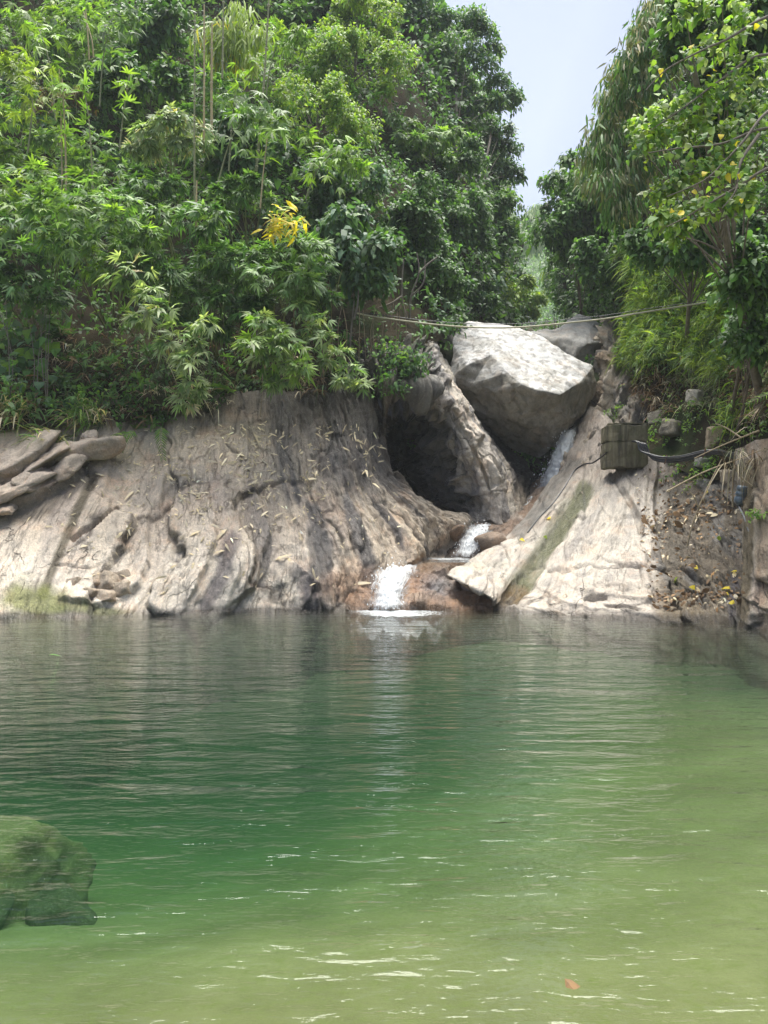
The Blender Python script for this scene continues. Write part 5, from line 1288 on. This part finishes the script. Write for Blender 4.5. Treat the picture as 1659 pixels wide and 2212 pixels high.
tuft_plant('shrub', 'tiny plant growing inside the dark cave wall', 'shrub', 895, 960, None, 14, 12, 'oval', .09, ['mid', 'deep'], 5, 34)
# grassy mound and slope cover on the right
mound = lambda u, v: 1.0 * (u > 1366) * (u < 1610) * (v > 540 + np.abs(u - 1400) * .12) * (v < 790 + (u - 1380) * .12)
cover('grass_cover', 'right_hillside', 3000, 'blade', .34, ['fresh', 'lime', 'bamboo', 'lime'], 41, .75, 6, keep=mound, mat=M_LEAF_SOFT, hang=.3)
cover('grass_cover', 'right_hillside', 4200, 'bamboo', .15, ['mid', 'fresh', 'lime', 'bamboo'], 45, .85, 6, keep=mound, mat=M_LEAF_SOFT, hang=.2)
cover('ground_cover', 'right_hillside', 2000, 'oval', .075, ['mid', 'fresh', 'bamboo'], 42, .45, 6, keep=lambda u, v: (u > 1370) * (v > 640) * (v < 960) * np.where(v > 830, .22, 1.0))
cover('dry_grass', 'right_hillside', 700, 'blade', .42, ['straw', 'brown', 'olive'], 43, .3, 6, keep=lambda u, v: 1.0 * (u > 1375) * (v > 740) * (v < 900), mat=M_DRY)
cover('bank_top_litter', 'left_hillside', 1500, 'blade', .35, ['straw', 'brown', 'deep', 'olive'], 44, .25, 6, keep=lambda u, v: 1.0 * (u < 900) * (v > 740), mat=M_DRY)
for i, (lab, u, v, r, n, L, cn) in enumerate([('small leafy weed right of the concrete block', 1420, 950, 40, 40, .085, ['mid', 'fresh']), ('green weed clump below the bundle of black cables', 1480, 1020, 42, 50, .085, ['mid', 'deep', 'fresh']), ('weed hanging under the middle of the cable bundle', 1535, 1010, 34, 40, .08, ['mid', 'fresh']),
        ('grassy weed on the slope between the two pale stones', 1500, 905, 45, 55, .08, ['fresh', 'mid']), ('fresh bush of thin leaves at the right edge above the cables', 1605, 900, 50, 110, .10, ['fresh', 'lime', 'bamboo']), ('little plant left of the top of the concrete block', 1330, 900, 30, 40, .08, ['fresh', 'bamboo']),
        ('mossy grass patch above the small round stone on the right bank', 1510, 1055, 30, 40, .07, ['fresh', 'olive']), ('sparse weed beside the blue bottle', 1640, 1110, 20, 20, .07, ['mid', 'fresh']), ('trailing weed below the pale stone at the mound foot', 1560, 965, 35, 40, .08, ['mid', 'olive'])]):
    tuft_plant('weed', lab, 'weed', u, v, None, r, n, 'oval' if i != 4 else 'blade', L if i != 4 else .4, cn, 6, 60 + i)

# ------------------------------------------------------------------ stones on the right bank, submerged rock
for i, (lab, u, v, s, col, rz) in enumerate([
    ('pale angular stone at the foot of the grassy mound', 1508, 858, (.26, .26, .25), (.42, .39, .34), .3), ('large sloping grey stone between the block and the cables', 1455, 925, (.40, .30, .30), (.31, .275, .21), .7), ('tan flat stone above the cables', 1545, 945, (.26, .2, .30), (.46, .36, .25), 1.2),
    ('rounded stone right under the middle of the cables', 1520, 998, (.20, .2, .15), (.38, .37, .33), .2), ('small round stone on the litter slope below the weeds', 1525, 1045, (.19, .18, .15), (.37, .35, .31), .9), ('chunky tan stone below the dry branches', 1575, 1030, (.16, .16, .22), (.40, .34, .26), 1.7),
    ('mottled grey stone at the upper right of the concrete block', 1420, 905, (.28, .24, .2), (.31, .28, .22), 2.2), ('reddish stone on the slope at the right edge of the grass', 1650, 880, (.13, .13, .13), (.38, .30, .24), .4)]):
    h = hill_point(u, v); stone('stone', np.array(h[0]) + np.array([0, 0.02, -.02]), s, 70 + i, col, (.2, .1, rz), .05, 4, None, rough=.07, flat=True, label=lab, category='stone')
stone('rock', P(985, 1150, 19.2), (.2, .2, .2), 91, (.24, .16, .10), (0, 0, .3), .8, 4, None, label='wet brown rock beside the middle waterfall', category='rock')
stone('rock', P(1060, 1172, 18.8), (.42, .3, .34), 92, (.27, .19, .13), (.1, .3, .2), .7, 4, None, label='wet rounded rock right of the middle waterfall', category='rock')
V, Fc = stone_np((1.45, .78, .40), 95, 5, rough=.11, flat=True)
V = V + np.array([0, 0, 0]); n = fbm(V * 1.6, 4)
cc = lerp(np.broadcast_to(np.array([.195, .172, .072]), (len(V), 3)).copy(), np.array([.135, .122, .052]), sstep(-.1, .4, n)); 
obj('submerged_rock', make_mesh('submerged_rock', V, [Fc], M_STONE, rc=V * .4, tint=np.column_stack([cc, np.full(len(V), .0)])), None, (-4.3, 7.0, -1.64), label='large mossy rock lying under the water at the left edge of the pool', category='rock')

for lab, x, y, z, sz, sd_ in [('dark sunken stone in front of the large submerged rock, nearest the left edge', -3.5, 6.15, -1.72, (.5, .3, .26), 111), ('sunken stone at the right front corner of the submerged rock', -2.85, 6.5, -1.78, (.42, .3, .24), 113)]:
    stone('sunken_stone', (x, y, z), sz, sd_, (.085, .085, .042), (.1, .2, sd_), 0, 4, None, rough=.10, label=lab, category='stone')

# ------------------------------------------------------------------ concrete block, cables, pipe, bottle, dry branches
def conc():
    k = NT('mossy_concrete'); pos = k.n('TexCoord').outputs['Object']
    s_ = k.noise(k.scl(pos, 7, 7, .8), 1.0, 6, .65); b = k.noise(pos, 4, 6, .65); g = k.noise(pos, 30, 4, .7)
    c = k.mix(k.rng(s_, .40, .60, 0, 1), (.055, .047, .028, 1), (.19, .17, .105, 1))
    c = k.mix(k.rng(b, .5, .68, 0, .7), c, (.065, .075, .020, 1))
    sp = k.n('SeparateXYZ', {0: k.n('NewGeometry').outputs['Normal']}).outputs[2]
    c = k.mix(k.rng(sp, .6, .9, 0, 1), c, (.23, .22, .20, 1))
    return k.done(k.n('BsdfPrincipled', {'Base Color': c, 'Roughness': .8, 'Normal': k.bump(k.math('ADD', g, s_), .5, .02)}).outputs[0])
M_CONC = conc()
def concrete_block():
    p0 = P(1352, 985, 19.0); root = thing('concrete_block', 'dark mossy concrete block standing at the head of the right slab', 'block', p0)
    def prism(pts, z0, z1, seed, name):
        bm = bmesh.new(); lo = [bm.verts.new((x, y, z0)) for x, y in pts]; hi = [bm.verts.new((x, y, z1)) for x, y in pts]; n = len(pts)
        bm.faces.new(hi); bm.faces.new(lo[::-1])
        for i in range(n): bm.faces.new([lo[i], lo[(i + 1) % n], hi[(i + 1) % n], hi[i]])
        bmesh.ops.recalc_face_normals(bm, faces=bm.faces[:])
        bmesh.ops.bevel(bm, geom=bm.edges[:], offset=.02, segments=2, affect='EDGES')
        bmesh.ops.triangulate(bm, faces=bm.faces[:]); 
        for _ in range(3): bmesh.ops.subdivide_edges(bm, edges=[e for e in bm.edges if e.calc_length() > .12], cuts=1)
        bmesh.ops.triangulate(bm, faces=bm.faces[:])
        me = bpy.data.meshes.new(name); 
        co = np.array([v.co[:] for v in bm.verts]); h = .03 * fbm(co * 3 + seed, 4) + .008 * perlin(co * 12)
        for v, x in zip(bm.verts, h): v.co += v.normal * x
        bm.to_mesh(me); bm.free(); me.materials.append(M_CONC); obj(name, me, root)
    pl = [(-.53, .10), (-.36, -.10), (.03, -.14), (.55, -.06), (.60, .62), (-.46, .66)]
    prism(pl, -.30, .36, 1, 'base'); prism([(x * .985, y * .985) for x, y in pl], .372, .80, 2, 'upper_course')
    prism([(x * .9 + .04, y * .9 + .02) for x, y in pl], .806, .85, 3, 'cap')
concrete_block()
M_CABLE = simple('black_cable', (.018, .019, .024), .35, .2, 20, .1, .002, spec=.6)
M_STRAP = simple('rusty_strap', (.12, .06, .035), .8, .3, 20)
def cable_bundle():
    base = [(1374, 956, 18.7), (1386, 958, 18.5), (1392, 975, 18.4), (1408, 987, 18.2), (1435, 993, 17.9), (1475, 990, 17.4), (1520, 979, 17.0), (1555, 977, 16.6), (1590, 985, 15.6), (1640, 985, 14.2), (1700, 982, 13.2), (1800, 975, 12)]
    root = thing('cable_bundle', 'bundle of black cables sagging from the concrete block to the right edge', 'cables', P(*base[4]))
    for i in range(5):
        pa = [P(u + (i - 2) * (4.5 if j < 3 else 1.0) + rsv.uniform(-.8, .8), v + (i - 2) * (1.0 if j < 3 else 2.5) + rsv.uniform(-.8, .8), d - .02 * (i % 2)) for j, (u, v, d) in enumerate(base)]
        V, q_ = tube_np(pa, .021, .021, 8); obj('cable', make_mesh('cable', V - np.array(root.location), [q_], M_CABLE), root)
    for (u, v, d) in [(1437, 993, 17.86), (1520, 979, 16.96), (1640, 985, 14.16)]:
        a = Acc(); c = P(u, v, d); a.tube([c + np.array([-.03, -.02, -.11]), c + np.array([-.0, -.05, 0]), c + np.array([.03, -.02, .11])], .014, .014, 6)
        obj('strap', a.mesh('strap', M_STRAP, root.location), root)
cable_bundle()
V, q_ = tube_np([P(1310, 978, 18.9), P(1298, 988, 19.3), P(1280, 1000, 19.9), P(1262, 1003, 20.3), P(1240, 1018, 20.5), P(1222, 1048, 20.1), P(1196, 1085, 19.6), P(1165, 1118, 18.9), P(1140, 1150, 18.1)], .022, .022, 8)
pc = P(1196, 1085, 19.6); obj('hose', make_mesh('hose', V - pc, [q_], M_CABLE), None, pc, label='black hose lying down the wet groove from the concrete block to the stream', category='hose')
M_ROPE = simple('pale_pipe', (.42, .40, .27), .55, .25, 9, .2, .004)
rp = [(768, 676, 19.2), (778, 678, 19.3), (795, 682, 19.4), (850, 690, 19.4), (920, 699, 19.4), (1000, 706, 19.4), (1080, 708, 19.3), (1150, 705, 19.2), (1230, 697, 19.0), (1310, 688, 18.8), (1400, 673, 18.6), (1470, 662, 18.5), (1545, 650, 18.4), (1600, 640, 18.4)]
V, q_ = tube_np([P(*q) for q in rp], .021, .021, 8); pc = P(*rp[5])
obj('pipe', make_mesh('pipe', V - pc, [q_], M_ROPE), None, pc, label='pale thin pipe sagging across the gorge in front of the huge boulder', category='pipe')
V, q_ = tube_np([P(u, v - 3 - 5 * math.sin(i * .24), d + .02) for i, (u, v, d) in enumerate(rp)], .008, .008, 6)
obj('wire', make_mesh('wire', V - pc, [q_], M_CABLE), None, pc, label='thin dark wire running just above the pale pipe across the gorge', category='wire')

def lathe(prof, n=20):
    a = np.linspace(0, 2 * math.pi, n, endpoint=False); V = np.array([[r * math.cos(t), r * math.sin(t), z] for r, z in prof for t in a])
    i = np.arange(len(prof) * n).reshape(len(prof), n)
    return V, np.stack([i[:-1], np.roll(i[:-1], -1, 1), np.roll(i[1:], -1, 1), i[1:]], -1).reshape(-1, 4)
def bottle():
    k = NT('blue_plastic'); pos = k.n('TexCoord').outputs['Object']
    n1 = k.noise(pos, 12, 5); c = k.mix(k.rng(n1, .4, .65, 0, 1), (.055, .085, .125, 1), (.14, .18, .22, 1))
    m = k.done(k.n('BsdfPrincipled', {'Base Color': c, 'Roughness': .28, 'Specular IOR Level': .6}).outputs[0])
    p = P(1601, 1072, 14.0); root = thing('water_bottle', 'upside-down blue plastic water bottle wedged at the right edge', 'bottle', p)
    V, q_ = lathe([(.0, .20), (.08, .2), (.105, .185), (.112, .16), (.112, .11), (.100, .10), (.100, .085), (.112, .075), (.112, .01), (.100, 0), (.100, -.015), (.112, -.025), (.112, -.10), (.10, -.13), (.06, -.165), (.035, -.18)], 22)
    Rm = np.array(Matrix.Rotation(.16, 3, 'Y') @ Matrix.Rotation(.15, 3, 'X')).T
    obj('body', make_mesh('body', V @ Rm, [q_], m), root)
    V, q_ = lathe([(.036, -.175), (.042, -.18), (.042, -.215), (.0, -.217)], 14); obj('cap', make_mesh('cap', V @ Rm, [q_], M_CABLE), root)
    M_H = simple('grey_hose', (.16, .17, .18), .5, .2, 12)
    pa = [P(1597, 1096, 13.9), P(1608, 1118, 13.6), P(1616, 1142, 13.4), P(1624, 1155, 13.2), P(1640, 1166, 12.8), P(1662, 1177, 12.5), P(1720, 1190, 12.0)]
    V, q_ = tube_np(pa, .018, .018, 8); obj('hose', make_mesh('hose', V - pa[3], [q_], M_H), None, pa[3], label='grey hose leading down right from the blue bottle', category='hose')
bottle()
M_STRAW = simple('dry_stalk', (.36, .29, .19), .8, .3, 10, .3, .004)
for lab, pa in [('long forked dry branch leaning on the litter slope left of the blue bottle', [[(1484, 1180, 14.4), (1500, 1120, 14.3), (1530, 1050, 14.2), (1560, 990, 14.2)], [(1510, 1100, 14.3), (1500, 1075, 14.2), (1490, 1062, 14.2)], [(1535, 1040, 14.2), (1520, 1075, 14.1), (1525, 1090, 14.1)]]),
                ('dry stalk sloping across in front of the cables', [[(1440, 1062, 14.6), (1520, 1020, 14.2), (1600, 990, 13.6), (1650, 970, 13.2)]]),
                ('straight dead twig pointing up left above the cables', [[(1640, 930, 13.4), (1560, 962, 14.2), (1500, 990, 14.8)], [(1600, 945, 13.8), (1570, 925, 14), (1545, 915, 14)]]),
                ('thin upright dry stalk beside the blue bottle', [[(1583, 1095, 14.0), (1583, 1040, 13.9), (1588, 975, 13.8)]]), ('pale dry twig curling above the blue bottle', [[(1625, 1050, 13.4), (1600, 1030, 13.5), (1585, 1000, 13.6), (1590, 970, 13.6)]])]:
    sticks('dry_branch', lab, 'branch', pa, .017, M_STRAW, part='branch')
rt = thing('dead_grass', 'tangle of dead straw hanging above the blue bottle at the right edge', 'dead grass', P(1610, 985, 13.6))
lv = Leaves(); n = 22; o = np.array([P(rs.uniform(1555, 1650), rs.uniform(965, 1010), 13.5) for _ in range(n)])
sprays(lv, o, norm(rs.normal(size=(n, 3)) * .5 + np.array([-.1, -.3, -1.4])), 5, .30, 'blade', 'olive', rs, np.concatenate([pal(['straw', 'brown', 'olive'][i % 3], 1, rs) * .7 for i in range(n)]))
obj('straw', lv.mesh('straw', M_DRY, rt.location), rt, kind='stuff')

# ------------------------------------------------------------------ fallen leaves
def scatter(name, label, cat, group, tmpls, uv, names, size, flat=.25, limit=300, stuff_name=None, stuff_label=None):
    lvp = []
    for u, v in uv:
        h = hill_point(u, v, names)
        if h is None: continue
        p = np.array(h[0]); n_ = np.array(h[2]); n_ = n_ if n_[1] < 0 or n_[2] > 0 else -n_
        t = norm(np.cross(n_, rs.normal(size=3))); t = norm(t + np.array([0, 0, -.5]) - n_ * np.dot(n_, [0, 0, -.5]))if rs.rand() < .5 else t
        lvp.append((p + n_ * .012, t + n_ * rs.uniform(-.02, .2), n_ + rs.normal(size=3) * flat, size * math.exp(rs.normal() * .38)))
    for i, (p, t, n_, s_) in enumerate(lvp[:limit]):
        o = bpy.data.objects.new(name, tmpls[i % len(tmpls)]); COL.objects.link(o); o.matrix_world = frame(p, t, n_, s_)
        uu, vv = proj(np.array([p])); l_, g_ = label(uu[0], vv[0])
        o['label'] = l_; o['category'] = cat; o['group'] = g_
    return lvp[limit:]
T_LIT = [leaf_template('lance', .20, 'straw', M_DRY, i + 50) for i in range(5)] + [leaf_template('lance', .26, 'straw', M_DRY, 57)]
uv = []
while len(uv) < 800:
    a, b = rs.uniform(20, 860), rs.uniform(915, 1300)
    w = math.exp(-((a - 480) / 300) ** 2) * math.exp(-max(b - 1010, 0) / 110) * (1 if b > 930 - .06 * (a - 300) else .3)
    cl = float(fbm(np.array([[a * .012, b * .008, 3.0]]), 2)[0])
    if rs.rand() < w * (.35 + max(0, cl) * 2.2): uv.append((a, b))
def leaf_zone(u, v):
    w = 'high' if v < 990 else 'midway' if v < 1110 else 'low'
    r = 'the left tan slab' if u < 330 else 'the ribbed middle bank' if u < 560 else 'the dark rock beside the cave'
    return 'dry straw-coloured bamboo leaf %s on %s' % (w, r), 'dry leaves %s on %s' % (w, r)
rest = scatter('fallen_leaf', leaf_zone, 'leaf', None, T_LIT, uv, ('left_rock_bank',), .17)
def stuff_leaves(name, items, W, shape, cname, mat):
    lv = Leaves(); P_, D_, N_, S_ = [np.array([x[i] for x in items]) for i in range(4)]
    c = np.concatenate([pal(cname[i], 1, rs, .25) for i in rs.randint(0, len(cname), len(P_))])
    lv.add(P_, D_, N_, S_, S_ * W, shape, np.full(len(P_), .15), c); obj(name, lv.mesh(name, mat), kind='stuff')
stuff_leaves('leaf_litter', [(p, t, n_, s_ * .85) for p, t, n_, s_ in rest], .19, 'lance', ['straw'], M_DRY)
uv = []
while len(uv) < 900:
    a, b = rs.uniform(1370, 1605), rs.uniform(1010, 1320)
    edge = 1430 - 60 * max(0, (1150 - b) / 100) if b < 1150 else 1420 + (b - 1150) * .15
    band = math.exp(-((b - (1130 - (a - 1400) * .25)) / 22) ** 2) + math.exp(-((b - 1290) / 14) ** 2) * 1.1
    if a > edge - 35 and rs.rand() < .22 + .8 * band: uv.append((a, b))
rest = scatter('x', '', '', '', T_LIT, uv, ('right_rock_bank',), .085, .6, 0)
stuff_leaves('leaf_litter', rest, .5, 'oval', ['brown', 'brown', 'brown', 'straw'], M_DRY)
T_YEL = [leaf_template('heart', .8, c, M_LEAF_SOFT, 80 + i) for i, c in enumerate(['gold', 'lime'])]
for i, (lab, u, v, s_) in enumerate([('bright yellow leaf on the litter ledge just above the waterline at the right', 1578, 1276, .17), ('second yellow leaf right below the bright one on the ledge', 1574, 1288, .14), ('yellow-green leaf on the dark rock beside the pale slab edge', 1453, 1250, .16), ('pale yellow leaf higher on the dark litter slope', 1507, 1230, .14), ('small yellow leaf at the pale slab edge above the ledge', 1500, 1272, .12),
        ('yellow leaf near the right end of the litter slope', 1592, 1238, .11), ('orange leaf low on the wall at the right end of the pool', 1588, 1305, .12), ('yellow leaf on the upper mossy groove', 1190, 1122, .15), ('pale yellow leaf on the pointed slab', 1130, 1170, .16), ('green-yellow leaf lower on the mossy groove', 1180, 1163, .13), ('tiny yellow leaf above the litter slope', 1532, 1063, .10), ('green leaf lying on the litter slope', 1560, 1162, .12)]):
    h = hill_point(u, v, ('right_rock_bank', 'right_hillside'))
    p = np.array(h[0]); n_ = np.array(h[2]); n_ = n_ if n_[1] < 0 else -n_
    o = bpy.data.objects.new('fallen_leaf', T_YEL[0 if 'green' not in lab else 1]); COL.objects.link(o); o.matrix_world = frame(p + n_ * .03, np.cross(n_, [.3, .2, 1]), n_, s_); o['label'] = lab; o['category'] = 'leaf'
def floating(label, u, v, s_, t, rz):
    d = CH * F / (v - HY); p = P(u, v, d); p[2] = .012
    o = bpy.data.objects.new('floating_leaf', t); COL.objects.link(o); o.matrix_world = frame(p, (math.cos(rz), math.sin(rz), .05), (0, -.1, 1), s_); o['label'] = label; o['category'] = 'leaf'
floating('curled dry leaf floating on the water near the bottom right', 1222, 2140, .06, leaf_template('heart', .9, 'brown', M_DRY, 90), .3)
floating('green leaf floating near the left shore', 104, 1417, .17, leaf_template('lance', .3, 'mid', M_LEAF_SOFT, 91), .1)

# ------------------------------------------------------------------ damp air
def haze():
    k = NT('haze'); k.t.links.new(k.n('VolumePrincipled', {'Color': (.86, .92, 1.0, 1), 'Density': .0006}).outputs[0], k.out.inputs[1])
    x0, x1, y0, y1, z0, z1 = -130, 130, -30, 620, -7, 330
    V = np.array([[x0, y0, z0], [x1, y0, z0], [x1, y1, z0], [x0, y1, z0], [x0, y0, z1], [x1, y0, z1], [x1, y1, z1], [x0, y1, z1]], float)
    Q = np.array([[3, 2, 1, 0], [4, 5, 6, 7], [0, 1, 5, 4], [1, 2, 6, 5], [2, 3, 7, 6], [3, 0, 4, 7]])
    obj('haze', make_mesh('haze', V, [Q], k.m, smooth=False), kind='stuff')
haze()
